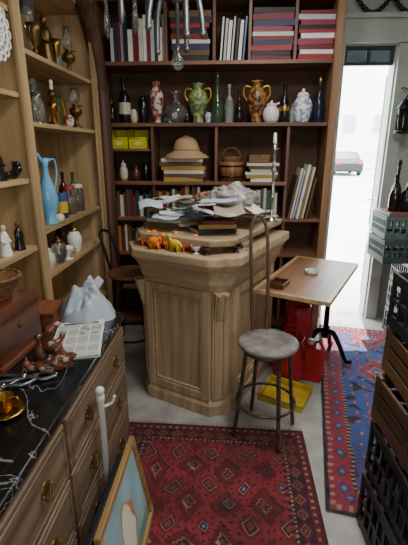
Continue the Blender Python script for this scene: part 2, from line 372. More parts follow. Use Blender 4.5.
V = [(112, 94, 10, 'bottle', darkgl, dict(), 'bottle', 'small dark brown glass bottle at the left end of the vase shelf'),
 (125, 78, 12, 'slim', blackgl, dict(band=(.2, .45, cream)), 'bottle', 'tall black bottle with a cream label, among the left vases'),
 (143, 93, 12, 'jar', blackgl, dict(lid=blackgl), 'jar', 'small black lidded jar left of the red and white vase'),
 (157, 83, 14, 'baluster', redwhite, dict(), 'vase', 'red and white patterned china vase'),
 (176, 92, 24, 'round', glass, dict(), 'decanter', 'round clear glass decanter with a narrow neck'),
 (198, 85, 20, 'baluster', greengold, dict(handles=2, hmat=gold), 'vase', 'green and gilt vase with two gold handles'),
 (217, 82, 13, 'bottle', greengl, dict(stopper=greengl), 'bottle', 'green glass bottle with stopper right of the gilt vase'),
 (229, 86, 9, 'slim', palegl, dict(), 'bottle', 'slim pale glass bottle beside the green bottle'),
 (239, 91, 9, 'bottle', darkgl, dict(), 'bottle', 'slim brown bottle left of the large floral vase'),
 (256, 83, 20, 'baluster', floral, dict(handles=2, hmat=gold, band=(.86, .92, gold)), 'vase', 'large brown floral vase with gilt neck and handles'),
 (271, 101, 17, 'pot', white, dict(lid=white, handles=1), 'teapot', 'small white china lidded pot with handle'),
 (284, 85, 12, 'bottle', blackgl, dict(band=(.3, .42, gold)), 'vase', 'black bottle vase with a thin gold band'),
 (302, 90, 19, 'jar', bluewhite, dict(lid=white), 'jar', 'blue and white china ginger jar with white lid'),
 (318, 86, 11, 'slim', bluegl, dict(stopper=gold), 'bottle', 'deep blue bottle with gold stopper at the right end'),
 (134, 104, 8, 'pot', cream, dict(), 'pot', 'tiny cream pot between the black bottle and the black jar'),
 (165, 106, 8, 'bottle', greengl, dict(), 'bottle', 'tiny green bottle beside the clear round decanter'),
 (187, 106, 7, 'slim', darkgl, dict(), 'bottle', 'tiny brown bottle between the decanter and the gilt vase'),
 (208, 108, 6, 'pot', bluewhite, dict(), 'pot', 'tiny blue and white pot between the gilt vase and green bottle'),
 (292, 104, 7, 'slim', palegl, dict(), 'bottle', 'tiny pale bottle between the black vase and the ginger jar')]
for px, top, w_, kind, m, kw, cat, lab in V:
    vessel({'teapot': 'lidded_pot', 'jar': 'lidded_jar', 'bottle': 'glass_bottle', 'vase': 'china_vase', 'decanter': 'decanter', 'pot': 'small_pot'}[cat], lab, cat, vx(px), (122-top)*S, w_/2*S, kind, m, group=G, **kw)
for i, px in enumerate((113, 124, 136, 146)):
    vessel('spice_jar', ['dark jar at the left under the yellow bins', 'white jar second under the yellow bins', 'brown jar third under the yellow bins', 'black jar beside the divider under the bins'][i], 'jar', (onY(px, 175, YV).x, YV, SH['e']), .14+.03*(i % 2), .036, 'pot', [darkgl, cream, boxwood, blackgl][i], lid=[blackgl, white, oldbrass, blackgl][i], group='jars under the yellow bins')
ht = thing('straw_hat', 'tan domed straw sun hat resting on old books', 'hat', (onY(186, 150, YV).x, YV+.03, zt+.014), .2)
straw = M('straw', '#b5966a', .75, scale=8, var=.06)
b = MB().lathe([(0, .172), (.014, .172), (.018, .163), (.03, .160), (.055, .152), (.078, .135), (.094, .108), (.103, .075), (.107, .05), (.113, .04), (.15, .02), (.187, -.01), (.187, -.014), (.145, .01), (.105, .03), (.0, .03)], seg=48, fr=lambda a, z: 1+.06*math.cos(2*a))
obj('crown', b, straw, ht); obj('hat_band', MB().lathe([(.1095, .045), (.108, .062), (.105, .062)], seg=48, fr=lambda a, z: 1+.06*math.cos(2*a)), flat('#9a7c54', .8), ht)
bk = thing('wooden_bucket', 'round wooden bucket with dark hoops on the bookcase shelf', 'bucket', (onY(231, 178, YV).x, YV, SH['e']))
bw = wood('bucket_wood', '#9a6438', '#6a4020', 'z', 40)
obj('staves', MB().lathe([(0, 0), (.09, 0), (.105, .16), (.097, .16), (.085, .02), (0, .02)], seg=24), bw, bk)
for z in (.03, .12): obj('hoop', MB().lathe([(.092+z*.1, z), (.094+z*.1+.002, z+.014), (.091+z*.1, z+.014)], seg=24), iron, bk)
wk = M('wicker', '#8a5c32', .8, scale=70, col2='#553519', bump=.5)
bs = thing('wicker_basket', 'small brown wicker basket sitting in the wooden bucket', 'basket', (onY(231, 178, YV).x, YV, SH['e']+.022))
obj('weave', MB().lathe([(0, .0), (.05, 0)]+[(.055+.022*k/8+.003*(k % 2), .02+.16*k/8) for k in range(9)]+[(.066, .18), (.05, .03), (0, .03)], seg=24), wk, bs)
obj('handle', MB().tube(spline([(-.075, 0, .18), (-.055, 0, .23), (0, 0, .25), (.055, 0, .23), (.075, 0, .18)], 5), .005, 6), wk, bs)
zp = book_stack(262, SH['e'], 178, 6, ['#f0eee8', '#b58a3a', '#d8d2c2', '#c3c3c0', '#6a4a2c', '#d8d2c2'], (.2, .27), 'right of the wooden bucket', 'paper pads right of the bucket', (.018, .028), jit=.12)
t = thing('cigar_box', 'small brown box lying on the paper pads behind the candlestick', 'box', (onY(258, 160, YV).x, YV+.02, zp+.003), .15)
obj('box_body', MB().box((0, 0, .025), (.17, .12, .05)), wood('cigar_wood', '#8f6238', '#5d3b1f', 'x'), t, .002); obj('lid', MB().box((0, 0, .055), (.175, .125, .01)), wood('cigar_wood', '', ''), t, .002); obj('clasp', MB().box((0, -.064, .05), (.02, .004, .02)), oldbrass, t)
for i in range(7):
    c = ['#6a4a2c', '#d8d2c2', '#c3c3c0', '#f0eee8', '#b58a3a', '#d8d2c2', '#6a4a2c'][i]; h_ = (.36, .42, .40, .45, .38, .43, .34)[i]
    solo('folder', book_mesh(.012+.005*(i % 2), h_, .22+.02*(i % 3)), [flat(c, .6), pagem], f'{NM[c]} tall folder leaning {ORD[i]} from the left at the right bookcase end', 'folder', (xcc+.032+i*.025, YF-.01+.02*(i % 3), SH['d']+.002), (0, rad(10), 0), 'tall folders leaning at the right bookcase end')

# ================================================================ PINE SHELF (left)
PX = -.98; PB = -1.34
ps = thing('pine_shelf_unit', 'tall open pine shelf unit along the left wall', 'shelf', (0, 0, 0))
obj('back_panel', MB().box((PB+.01, 2.0, 1.36), (.02, 2.2, 2.7)), pine, ps)
posts = [.95, 2.0, 3.1]
for y in posts: obj('upright', MB().box(((PX+PB)/2, y, 1.36), (PX-PB, .03, 2.7)), pine, ps, .003)
for y, s in ((2.0, .07), (3.07, .09)): obj('face_strip', MB().box((PX+.009, y, 1.36), (.018, s, 2.7)), pine, ps, .003)
for z in (.05, .48, .925, 1.18, 1.73, 2.06, 2.5): obj('shelf', MB().box(((PX+PB)/2, 2.55, z-.012), (PX-PB-.01, 1.07, .024)), pine_y, ps, .002)
for z in (.05, .48, .8, 1.12, 1.46, 1.85, 2.2, 2.6): obj('shelf', MB().box(((PX+PB)/2, 1.475, z-.012), (PX-PB-.01, 1.02, .024)), pine_y, ps, .002)
obj('arched_trim', MB().tube(spline([(PX+.02, 3.2, 0), (PX+.02, 3.2, 1.75), (PX+.02, 3.17, 2.08), (PX+.02, 3.06, 2.34), (PX+.02, 2.88, 2.52), (PX+.02, 2.6, 2.66)], 6), .055, 10), wood('arch_wood', '#5c3b28', '#352014', 'z', 18), ps)
def sy(px, py, X=-1.1): return onX(px, py, X).y
GP = 'ornaments on the pine shelves'
def oil_lamp(label, Y, z, h, X=-1.08):
    t = thing('oil_lamp', label, 'lamp', (X, Y, z), 0, GP)
    obj('base', MB().lathe([(0, 0), (.045, 0), (.045, .012), (.015, .03), (.012, .08), (.04, .1), (.045, .13), (.02, .15), (.02, .165)], seg=18), oldbrass, t)
    obj('chimney', MB().lathe([(.02, .165), (.03, .19), (.034, .215), (.02, .25), (.018, h), (.016, h), (.018, .25)], seg=16), glass, t)
    obj('wick_knob', MB().tube([(.02, 0, .155), (.045, 0, .155)], .004, 6).ball((.048, 0, .155), .007, 8, 6), oldbrass, t)
def figurine(name, label, loc, h, m1, m2, rz=0, g=GP):
    t = thing(name, label, 'figurine', loc, rz, g)
    obj('robe', MB().lathe([(0, 0), (.2*h, 0), (.19*h, .05*h), (.13*h, .4*h), (.14*h, .62*h), (.09*h, .74*h), (.04*h, .79*h)], seg=16), m1, t)
    obj('head', MB().ball((0, 0, .88*h), (.075*h, .08*h, .1*h)), m2, t)
    for s in (-1, 1): obj('arm', MB().tube(spline([(s*.11*h, 0, .68*h), (s*.19*h, -.03*h, .5*h), (s*.1*h, -.13*h, .45*h)], 4), .04*h, 6), m1, t)
z1 = 2.06
vessel('glass_vase', 'tall clear glass vase at the left of the top pine shelf', 'vase', (-1.08, sy(27, 45), z1), .27, .04, 'flute', glass, group=GP)
figurine('brass_figurine', 'dark brass figurine between glass vase and oil lamp', (-1.06, sy(46, 50, -1.06), z1), .26, M('dark_brass', '#5c4522', .35, .8), M('dark_brass2', '#6b5128', .35, .8), rad(90))
vessel('glass_vase', 'short pale glass bottle vase at the middle of the top pine shelf', 'vase', (-1.16, sy(56, 55, -1.16), z1), .24, .04, 'slim', palegl, group=GP)
oil_lamp('brass oil lamp with glass chimney at the top shelf\'s far end', sy(66, 62), z1, .30)
oil_lamp('brass oil lamp behind the dark brass figurine', sy(40, 48, -1.2), z1, .30, -1.2)
vessel('trophy_cup', 'dark brass trophy cup beside the tall clear glass vase', 'trophy', (-1.03, sy(36, 50, -1.03), z1), .16, .04, 'flute', oldbrass, handles=2, group=GP, rz=rad(90))
vessel('brass_goblet', 'brass goblet left of the far oil lamp on the top pine shelf', 'goblet', (-1.03, sy(57, 60, -1.03), z1), .15, .032, 'flute', brass, group=GP)
z1 = 1.73
vessel('decanter', 'clear glass decanter with stopper on the second pine shelf', 'decanter', (-1.07, sy(31, 115), z1), .2, .042, 'bottle', glass, stopper=glass, group=GP)
vessel('glass_bottle', 'slim pale bottle behind the second shelf decanter and candlestick', 'bottle', (-1.2, sy(40, 117, -1.2), z1), .25, .035, 'slim', palegl, group=GP)
vessel('brass_goblet', 'small brass goblet in front of the green plaque', 'goblet', (-1.02, sy(54, 120, -1.02), z1), .12, .03, 'flute', brass, group=GP)
vessel('wine_glass', 'clear wine glass between the decanter and the short candlestick', 'glass', (-1.02, sy(38, 118, -1.02), z1), .15, .03, 'flute', glass, group=GP)
vessel('red_pot', 'small red and white pot at the far end of the second pine shelf', 'pot', (-1.01, sy(69, 124, -1.01), z1), .09, .035, 'pot', redwhite, group=GP)
t = thing('candlestick', 'short brass candlestick beside the green plaque', 'candlestick', (-1.05, sy(46, 118), z1), 0, GP)
obj('stem', MB().lathe([(0, 0), (.045, 0), (.045, .01), (.015, .03), (.012, .07), (.022, .085), (.012, .1), (.012, .16), (.03, .17), (.02, .18), (.02, .2), (.014, .2)], seg=18), oldbrass, t)
obj('candle', MB().lathe([(.011, .19), (.011, .25), (0, .255)], seg=10), cream, t)
t = thing('picture_plaque', 'green plaque in a gilt frame leaning on the second pine shelf', 'plaque', (-1.12, sy(63, 121, -1.12), z1), (0, rad(-8), 0), GP)
obj('panel', MB().box((0, 0, .11), (.01, .13, .19)), flat('#3f6b45'), t)
b = MB()
for a in (0, 1): b.box((.004, 0, .012 if not a else .208), (.02, .16, .024)); b.box((.004, -.07 if not a else .07, .11), (.02, .022, .2))
obj('frame', b, gold, t, .003); obj('motif', MB().ball((.008, 0, .11), (.004, .03, .045)), gold, t)
oil_lamp('small brass oil lamp at the far end of the second pine shelf', sy(74, 122), z1, .27)
z1 = 1.18
skyb = M('sky_blue_glaze', '#6fb0d0', .2, var=.06)
t = thing('ewer', 'tall light blue ewer with a long neck and curved handle', 'ewer', (-1.03, sy(51, 222, -1.03), z1), rad(70), GP)
obj('body', MB().lathe([(0, 0), (.04, 0), (.042, .01), (.028, .03), (.05, .1), (.056, .15), (.04, .22), (.018, .28), (.016, .33), (.03, .37), (.026, .37), (.012, .32)], seg=24), skyb, t)
obj('handle', MB().tube(spline([(.02, 0, .35), (.075, 0, .36), (.085, 0, .28), (.05, 0, .18)], 6), .006, 7), skyb, t)
obj('spout', MB().tube(spline([(-.015, 0, .35), (-.035, 0, .375), (-.05, 0, .40)], 4), [.012]*4+[.010]*3+[.007]*2, 8), skyb, t)
t = thing('storage_tin', 'blue tin with a yellow label beside the light blue ewer', 'tin', (-1.05, sy(63, 216, -1.05), z1), 0, GP)
obj('can', MB().lathe([(0, 0), (.036, 0), (.036, .15), (.034, .155), (0, .155)], seg=20), flat('#33508c'), t); obj('paper_label', MB().lathe([(.037, .035), (.037, .105)], seg=20), flat('#d8b23a'), t)
for i, (px, lidc, lab) in enumerate(((71, '#a32a2c', 'glass jar with red lid on the ewer shelf'), (79, '#d8d2c2', 'glass jar with cream lid at the far end of the ewer shelf'))):
    t = thing('glass_jar', lab, 'jar', (-1.06, sy(px, 212, -1.06), z1), 0, GP)
    obj('jar_body', MB().lathe([(0, 0), (.04, 0), (.044, .01), (.044, .14), (.035, .155), (.035, .165)], seg=18), glass, t); obj('lid', MB().lathe([(.038, .16), (.038, .185), (0, .187)], seg=18), flat(lidc), t)
    obj('contents', MB().lathe([(0, .004), (.038, .006), (.038, .115), (0, .12)], seg=16), flat(['#8a5a2a', '#6a4a2c'][i]), t)
vessel('brown_bottle', 'brown glass bottle behind the blue tin on the ewer shelf', 'bottle', (-1.2, sy(66, 214, -1.2), z1), .26, .035, 'slim', darkgl, group=GP)
vessel('green_bottle', 'green glass bottle behind the jars on the ewer shelf', 'bottle', (-1.2, sy(76, 212, -1.2), z1), .25, .035, 'slim', greengl, group=GP)
vessel('cream_pot', 'small cream pot in front of the blue tin', 'pot', (-1.0, sy(60, 222, -1.0), z1), .07, .03, 'pot', cream, group=GP)
z1 = .925
for i, px in enumerate((48, 60, 76)):
    vessel('lidded_jar', ['cream china jar at the near end of the low pine shelf', 'clear glass lidded jar on the low pine shelf', 'white lidded china jar at the far end of the low pine shelf'][i], 'jar', (-1.04, sy(px, 272-i*8, -1.04), z1), .15+.02*i, .05, 'jar', [cream, glass, white][i], lid=[cream, oldbrass, gold][i], group=GP)
vessel('china_cup', 'white and gilt china cup between the low shelf jars', 'cup', (-1.02, sy(69, 262, -1.02), z1), .08, .04, 'flute', white, handles=1, hmat=gold, group=GP)
vessel('brown_jug', 'brown glazed jug behind the glass jar on the low pine shelf', 'jug', (-1.19, sy(66, 255, -1.19), z1), .19, .06, 'pot', boxwood, handles=1, group=GP)
figurine('black_figurine', 'glossy black robed figurine on the near pine shelf', (-1.04, sy(3, 180, -1.04)-.02, 1.46), .15, blackgl, blackgl, rad(90))
t = thing('black_shoe_ornament', 'black ornamental shoe on the near pine shelf beside the upright', 'ornament', (-1.05, sy(14, 182, -1.05), 1.46), rad(90), GP)
obj('shoe', MB().tube(spline([(-.06, 0, .02), (0, 0, .022), (.04, 0, .035), (.06, 0, .05), (.062, 0, .08)], 4), [.016]*4+[.022]*5+[.028]*4+[.03]*4, 8), blackgl, t); obj('heel', MB().box((.065, 0, .014), (.025, .03, .028)), blackgl, t)
figurine('china_figurine', 'white china figurine on the lower near pine shelf', (-1.03, sy(6, 250, -1.03), 1.12), .15, white, cream, rad(90))
figurine('dark_figurine', 'dark brown carved figurine beside the white china figurine', (-1.03, sy(20, 246, -1.03), 1.12), .14, blackgl, boxwood, rad(90))
t = thing('lace_doily', 'white round lace doily hanging from the pine shelf front', 'doily', (PX+.035, 1.76, 2.06))
lace = M('lace', '#e8e4da', .9, var=.05)
b = MB()
for r_ in (.03, .06, .09): b.ring((0, 0, 0), r_, .007, 28, 'x')
for k in range(16):
    a = k*pi/8; b.tube([(0, .008*math.cos(a), .008*math.sin(a)), (0, .095*math.cos(a), .095*math.sin(a))], .006, 5); b.ring((0, .1*math.cos(a), .1*math.sin(a)), .017, .005, 10, 'x')
obj('lace_net', b, lace, t); obj('hanging_thread', MB().tube([(0, 0, .11), (-.01, 0, .3)], .0015, 4), lace, t)

# ================================================================ DRESSER
marble = M('dark_marble', '#14181a', .22, col2='#08090b', scale=5, coat=.2, detail=8)
nt = marble.node_tree; n = nt.nodes
wv = n.new('ShaderNodeTexNoise'); wv.inputs['Scale'].default_value = 2.6; wv.inputs['Detail'].default_value = 5; wv.inputs['Distortion'].default_value = 1.2
r2 = n.new('ShaderNodeValToRGB'); e = r2.color_ramp.elements; e[0].position = .492; e[0].color = (0, 0, 0, 1); e[1].position = .5; e[1].color = (.5, .5, .5, 1); x_ = e.new(.508); x_.color = (0, 0, 0, 1)
mx = n.new('ShaderNodeMix'); mx.data_type = 'RGBA'; mx.inputs[7].default_value = (*C('#b0b4b2'), 1)
tcs = [q for q in n if q.type == 'TEX_COORD'][0]; nt.links.new(tcs.outputs['Object'], wv.inputs['Vector']); nt.links.new(wv.outputs['Fac'], r2.inputs[0]); nt.links.new(r2.outputs[0], mx.inputs[0])
old = [q for q in n if q.type == 'VALTORGB' and q != r2][0]; nt.links.new(old.outputs[0], mx.inputs[6]); nt.links.new(mx.outputs[2], n['Principled BSDF'].inputs['Base Color'])
DT = .83
dr = thing('chest_of_drawers', 'brown wooden chest of drawers with dark marble top and brass pulls', 'dresser', (0, 0, 0))
DY0, DY1, DF, DB = .28, 1.84, -.50, -.965
def rp(x0, x1, y0, y1, c):
    return [(x0, y0), (x1-c, y0), (x1, y0+c), (x1, y1-c), (x1-c, y1), (x0, y1)]
obj('plinth', MB().prism(rp(DB, DF-.01, DY0+.03, DY1-.03, .03), .008, .09), dresswood, dr, .004)
obj('carcass', MB().prism(rp(DB, DF-.02, DY0+.04, DY1-.04, .03), .09, DT-.03), dresswood, dr, .003)
obj('marble_top', MB().prism(rp(DB, DF, DY0, DY1, .06), DT-.03, DT), marble, dr, .006)
rows = [(.11, .335), (.345, .56), (.57, .775)]
for z0, z1 in rows:
    for y0, y1 in ((DY0+.08, 1.03), (1.05, DY1-.08)):
        b = MB().box((DF-.014, (y0+y1)/2, (z0+z1)/2), (.022, y1-y0, z1-z0))
        dd = obj('drawer', b, dresswood, dr, .005)
        e_ = MB(); ym, zm = (y0+y1)/2, (z0+z1)/2
        for s in (-1, 1): e_.box((DF-.002, ym+s*((y1-y0)/2-.022), zm), (.006, .010, z1-z0-.032)).box((DF-.002, ym, zm+s*((z1-z0)/2-.022)), (.006, y1-y0-.056, .010))
        obj('drawer_bead', e_, dresswood, dd, .002)
        for f in (.24, .76):
            yy = y0+(y1-y0)*f; zc = (z0+z1)/2+.01
            b = MB().lathe([(0, 0), (.026, 0), (.024, .005), (.012, .009), (0, .01)], X=Matrix.Translation((DF-.004, yy, zc)) @ Euler((0, pi/2, 0)).to_matrix().to_4x4(), seg=14)
            b.tube([(DF+.003+.012*math.sin(k*pi/10), yy-.026*math.cos(k*pi/10), zc-.03*math.sin(k*pi/10)) for k in range(11)], .0035, 6)
            obj('handle', b, oldbrass, dd)
t = thing('wooden_box', 'dark brown wooden box with hinged lid on the marble top', 'box', (-.87, 1.36, DT), rad(-4))
obj('box_body', MB().box((0, 0, .09), (.17, .28, .18)), boxwood, t, .004); obj('base_moulding', MB().box((0, 0, .012), (.19, .3, .024)), boxwood, t, .004)
obj('lid', MB().prism([(-.095, -.15), (.095, -.15), (.095, .15), (-.095, .15)], .182, .225, [(-.08, -.135), (.08, -.135), (.08, .135), (-.08, .135)]), boxwood, t, .004)
obj('keyhole_plate', MB().lathe([(0, 0), (.014, 0), (.012, .003), (0, .003)], X=Matrix.Translation((.086, 0, .13)) @ Euler((0, pi/2, 0)).to_matrix().to_4x4()), oldbrass, t)
t = thing('wicker_bowl', 'brown wicker bowl basket resting on the dark wooden box', 'basket', (-.87, 1.37, DT+.227), 0)
b = MB().lathe([(0, 0), (.05, 0)]+[(.05+.04*k/7+.003*(k % 2), .01+.075*k/7) for k in range(8)]+[(.082, .085), (.05, .015), (0, .012)], seg=28)
obj('weave', b, wk, t); obj('rim', MB().ring((0, 0, .086), .09, .007, 28), wk, t)
t = thing('small_wooden_case', 'small reddish wooden case beside the pale plastic bag', 'case', (-.83, 1.66, DT), rad(8))
obj('case_body', MB().box((0, 0, .03), (.11, .16, .06)), wood('case_wood', '#8a4f2c', '#562c16', 'y'), t, .003); obj('lid', MB().box((0, 0, .07), (.115, .165, .018)), wood('case_wood', '', ''), t, .003); obj('clasp', MB().box((.058, 0, .06), (.004, .02, .022)), oldbrass, t)
# limp crumpled bag: a collapsed sheet with creases running out from its gathered middle
bagm = M('thin_white_plastic', '#b6bdc4', .38, var=.06, scale=7, bump=.15, trans=.1)
t = thing('plastic_bag', 'limp crumpled pale grey plastic bag at the far end of the marble top', 'bag', (-.665, 1.735, DT), rad(15))
bb = MB(); NR, NA = 26, 72
for i in range(NR+1):
    q = i/NR
    for k in range(NA):
        a = 2*pi*k/NA; c, s = math.cos(a), math.sin(a)
        cr = abs(noise.noise(Vector((c*2.2, s*2.2, q*1.6+4))))
        rr_ = q*(.125+.03*noise.noise(Vector((c*1.5, s*1.5, 7))))
        hh = .155*(1-q**2.4)*(1+.55*noise.noise(Vector((rr_*c*13, rr_*s*13, 3))))-.075*cr*math.sin(pi*min(1, q*1.15))
        hh += .030*max(0, math.sin(2.2*a+.6))*math.exp(-((q-.35)/.18)**2)
        bb.v.append(Vector((rr_*c*1.05, rr_*s*.88, max(.0015, hh))))
for i in range(NR):
    for k in range(NA):
        k2 = (k+1) % NA; bb.f.append([i*NA+k, (i+1)*NA+k, (i+1)*NA+k2, i*NA+k2]); bb.mi.append(0); bb.sm.append(True)
obj('bag_sheet', bb, bagm, t)
obj('bag_handle', MB().add([(.01, .02, .12), (.05, .03, .11), (.085, .035, .165), (.06, .045, .19), (.03, .03, .16)], [(0, 1, 2, 4), (4, 2, 3)], smooth=True), bagm, t)
# newspaper
grey_d = C('#8d8d8a'); pap = C('#d2cfc3')
def newscol(x, y):
    if abs(x) > .135 or abs(y) > .2: return pap
    if y > .16: return C('#4a4a48') if abs(y-.178) < .011 and abs(x) < .11 else pap
    cx = (x+.135) % .068
    if cx > .06: return pap
    if x > 0 and .03 < y < .14: return C('#8a8f86') if noise.noise(Vector((x*25, y*25, 0))) > 0 else C('#b9bab2')
    return grey_d if (y % .012) < .0065 else pap
t = thing('newspaper', 'folded newspaper lying flat on the dark marble top', 'newspaper', (-.622, 1.49, DT+.012), rad(14))
gridobj('front_page', colgrid(72, 110, .2, .33, lambda x, y: newscol(x*1.45, y*1.28), lambda x, y: .004*math.sin(9*x+4*y)), M('newsprint', '#ffffff', .85, var=.03, attr=True), t)
obj('folded_sheets', MB().box((0, 0, -.0085), (.2, .33, .006)), paper, t)
carv = M('carved_wood', '#7d4728', .4, scale=18, col2='#2f160b', coat=.25)
palec = M('pale_chips', '#a99a84', .5)
t = thing('gnarled_carving', 'dark brown gnarled wooden carving with pale patches on the marble', 'carving', (-.635, 1.27, DT), rad(30)); t.scale = (.86, .86, .86)
obj('base', MB().ball((0, 0, .025), (.075, .055, .04), 26, 16, amp=.6, freq=11, seed=5, floor=0), carv, t)
for i, (p, r0) in enumerate((([(.03, 0, .03), (.02, .01, .08), (-.01, .0, .12), (.0, -.01, .17), (.03, -.01, .20)], .032), ([(-.02, .01, .03), (-.04, .02, .08), (-.03, .03, .12), (-.05, .03, .145)], .027), ([(-.05, -.01, .02), (-.09, -.02, .03), (-.105, -.01, .06)], .022), ([(.0, .0, .1), (.04, .02, .11), (.06, .025, .14)], .018))):
    pts = spline(p, 6); obj('limb', MB().tube(pts, [r0*(1-.5*k/len(pts))*(1+.35*noise.noise(Vector((k*.6, i*3, 0)))) for k in range(len(pts))], 10), carv, t)
for i, (x, y, z) in enumerate(((.035, -.014, .20), (.058, .022, .142), (.05, -.035, .04), (-.045, -.045, .03), (.0, -.03, .125))):
    obj('pale_patch', MB().ball((x, y, z), (.014, .010, .011), 10, 7, amp=.5, seed=i), palec, t)
greyi = M('grey_iron', '#77777a', .35, .85)
for j, (tx, ty, ra, lab) in enumerate(((-.70, 1.185, 12, 'grey iron tongs with ring handles nearest the carving'), (-.74, 1.12, 38, 'grey iron tongs lying crosswise nearer the brass cup'))):
    t = thing('iron_tongs', lab, 'tongs', (tx, ty, DT+.008), rad(ra), 'iron tools on the marble top')
    for s in (-1, 1):
        obj('arm', MB().tube(spline([(-.11, s*.03, 0), (-.03, s*.012, 0), (.0, 0, .004*s), (.06, -s*.022, 0), (.11, -s*.004, 0)], 5), .0075, 6), greyi, t); obj('ring_handle', MB().ring((-.13, s*.035, 0), .02, .0065, 16), greyi, t)
    obj('rivet', MB().lathe([(.010, 0), (.010, .013), (0, .015)], seg=10), silver, t)
t = thing('brass_saucer', 'brass saucer under the cup at the marble\'s near end', 'saucer', (-.665, 1.0, DT))
obj('dish', MB().lathe([(0, .0), (.028, 0), (.032, .004), (.056, .012), (.056, .015), (.030, .007), (0, .006)], seg=28), brass, t)
t = thing('brass_cup', 'brass cup standing in the brass saucer', 'cup', (-.665, 1.0, DT+.008))
obj('bowl', MB().lathe([(0, 0), (.017, 0), (.017, .004), (.023, .02), (.026, .05), (.028, .054), (.024, .052), (.020, .02), (0, .01)], seg=24), brass, t); obj('handle', MB().tube(spline([(.024, 0, .047), (.043, 0, .047), (.043, 0, .022), (.023, 0, .018)], 4), .0035, 6), brass, t)
t = thing('white_bedpost_rod', 'white painted iron rod with knob standing against the drawers', 'rod', (-.468, 1.27, .008))
wp = M('white_enamel', '#dedbd2', .4, var=.1)
obj('rod', MB().lathe([(0, 0), (.013, 0), (.013, .68), (.016, .69), (.016, .71), (.008, .715)], seg=12), wp, t); obj('knob', MB().ball((0, 0, .728), .018), wp, t); obj('hook', MB().tube(spline([(.01, 0, .66), (.04, .012, .67), (.05, .015, .70)], 4), .006, 6), wp, t)
def pcol(x, y):
    a = C('#9dbcc0')
    q = (x/.09)**2+((y+.02)/.14)**2+.5*noise.noise(Vector((x*12, y*12, 0)))
    if q < .55: return C('#e8e2cf')
    if q < .8: return C('#c08a5a')
    if y < -.13: return C('#6f8a78')
    s = .9+.25*noise.noise(Vector((x*9, y*9, 4))); return tuple(v*s for v in a)
def framed(label, loc, rot, w_, h_, fm, fw, pic=True):
    t = thing('framed_picture', label, 'picture', loc, rot)
    b = MB().box((0, fw/2, .011), (w_, fw, .022)).box((0, h_-fw/2, .011), (w_, fw, .022)).box((-w_/2+fw/2, h_/2, .011), (fw, h_-2*fw, .022)).box((w_/2-fw/2, h_/2, .011), (fw, h_-2*fw, .022))
    obj('frame', b, fm, t, .003); obj('backing', MB().box((0, h_/2, .003), (w_-2*fw, h_-2*fw, .005)), paper, t)
    if pic: gridobj('painting', colgrid(60, 60, w_-2*fw, h_-2*fw, pcol), M('canvas', '#ffffff', .5, var=.04, attr=True), t, (0, h_/2, .008))
    else: gridobj('print', colgrid(20, 20, w_-2*fw, h_-2*fw, lambda x, y: C('#3c3a38')), M('canvas', '', attr=True), t, (0, h_/2, .008))
    return t
def lean(ang): return (Matrix.Rotation(pi/2, 3, 'Z') @ Matrix.Rotation(pi/2-ang, 3, 'X')).to_euler()
framed('pale teal painting in a light wooden frame leaning by the drawers', (-.335, 1.17, .010), lean(rad(10)), .48, .42, wood('frame_wood', '#a5824f', '#73562f', 'x'), .026)
framed('black framed picture leaning behind the teal painting', (-.402, 1.08, .010), lean(rad(5.5)), .5, .39, blackp, .03, False)

# ================================================================ COUNTER and table
A = rad(26); O = Vector((.015, 2.0, 0)); E1 = Vector((math.cos(A), -math.sin(A), 0)); E2 = Vector((math.sin(A), math.cos(A), 0))
def L(x, y, z=0): return O+E1*x+E2*y+Vector((0, 0, z))
W, D, CC = .77, .94, .13
def lp(i):
    c = CC-i*.586
    return [(-W+i, i+c), (-W+i+c, i), (-i-c, i), (-i, i+c), (-i, D-i*.3), (-W+i, D-i*.3)]
ct = thing('counter', 'stripped pine counter with chamfered corners, panelled front and raised top', 'counter', O, -A)
def pr(*seg):
    b = MB()
    for z0, i0, z1, i1 in seg: b.prism(lp(i0), z0, z1, lp(i1))
    return b
obj('plinth', pr((0, .05, .075, .05), (.075, .055, .105, .075)), oak, ct, .004)
obj('body', pr((.105, .08, .84, .08)), oak, ct, .002)
obj('cornice', pr((.82, .072, .86, .06), (.86, .05, .935, .035), (.935, .028, .98, .0)), oak_x, ct, .004)
obj('lower_ledge', pr((.98, -.012, 1.04, -.012)), oak_x, ct, .012)
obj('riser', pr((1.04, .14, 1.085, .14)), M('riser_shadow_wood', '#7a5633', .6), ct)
obj('upper_top', pr((1.085, .05, 1.125, .04)), oak_x, ct, .008)
fx0, fx1 = -W+.08+.105, -.08-.105
def panel(parent, cx, cz, w_, h_, X):
    b = MB(); s = .05; th = .022
    for sx in (-1, 1): b.box((cx+sx*(w_/2-s/2), -th/2, cz), (s, th, h_), X=X)
    for sz in (-1, 1): b.box((cx, -th/2, cz+sz*(h_/2-s/2)), (w_-2*s, th, s), X=X)
    obj('panel_frame', b, oak, parent, .004)
    iw, ih = w_-2*s-.006, h_-2*s-.006
    m_ = MB()
    for sx in (-1, 1): m_.box((cx+sx*(iw/2-.008), -.007, cz), (.014, .014, ih), X=X)
    for sz in (-1, 1): m_.box((cx, -.007, cz+sz*(ih/2-.008)), (iw-.03, .014, .014), X=X)
    obj('panel_moulding', m_, oak_x, parent, .005)
panel(ct, (fx0+fx1)/2, .462, fx1-fx0+.05, .715, Matrix.Translation((0, .08, 0)))
XS = Matrix.Translation((-.08, 0, 0)) @ Matrix.Rotation(pi/2, 4, 'Z')
panel(ct, .52, .462, .62, .715, XS)
cc = CC-.08*.586
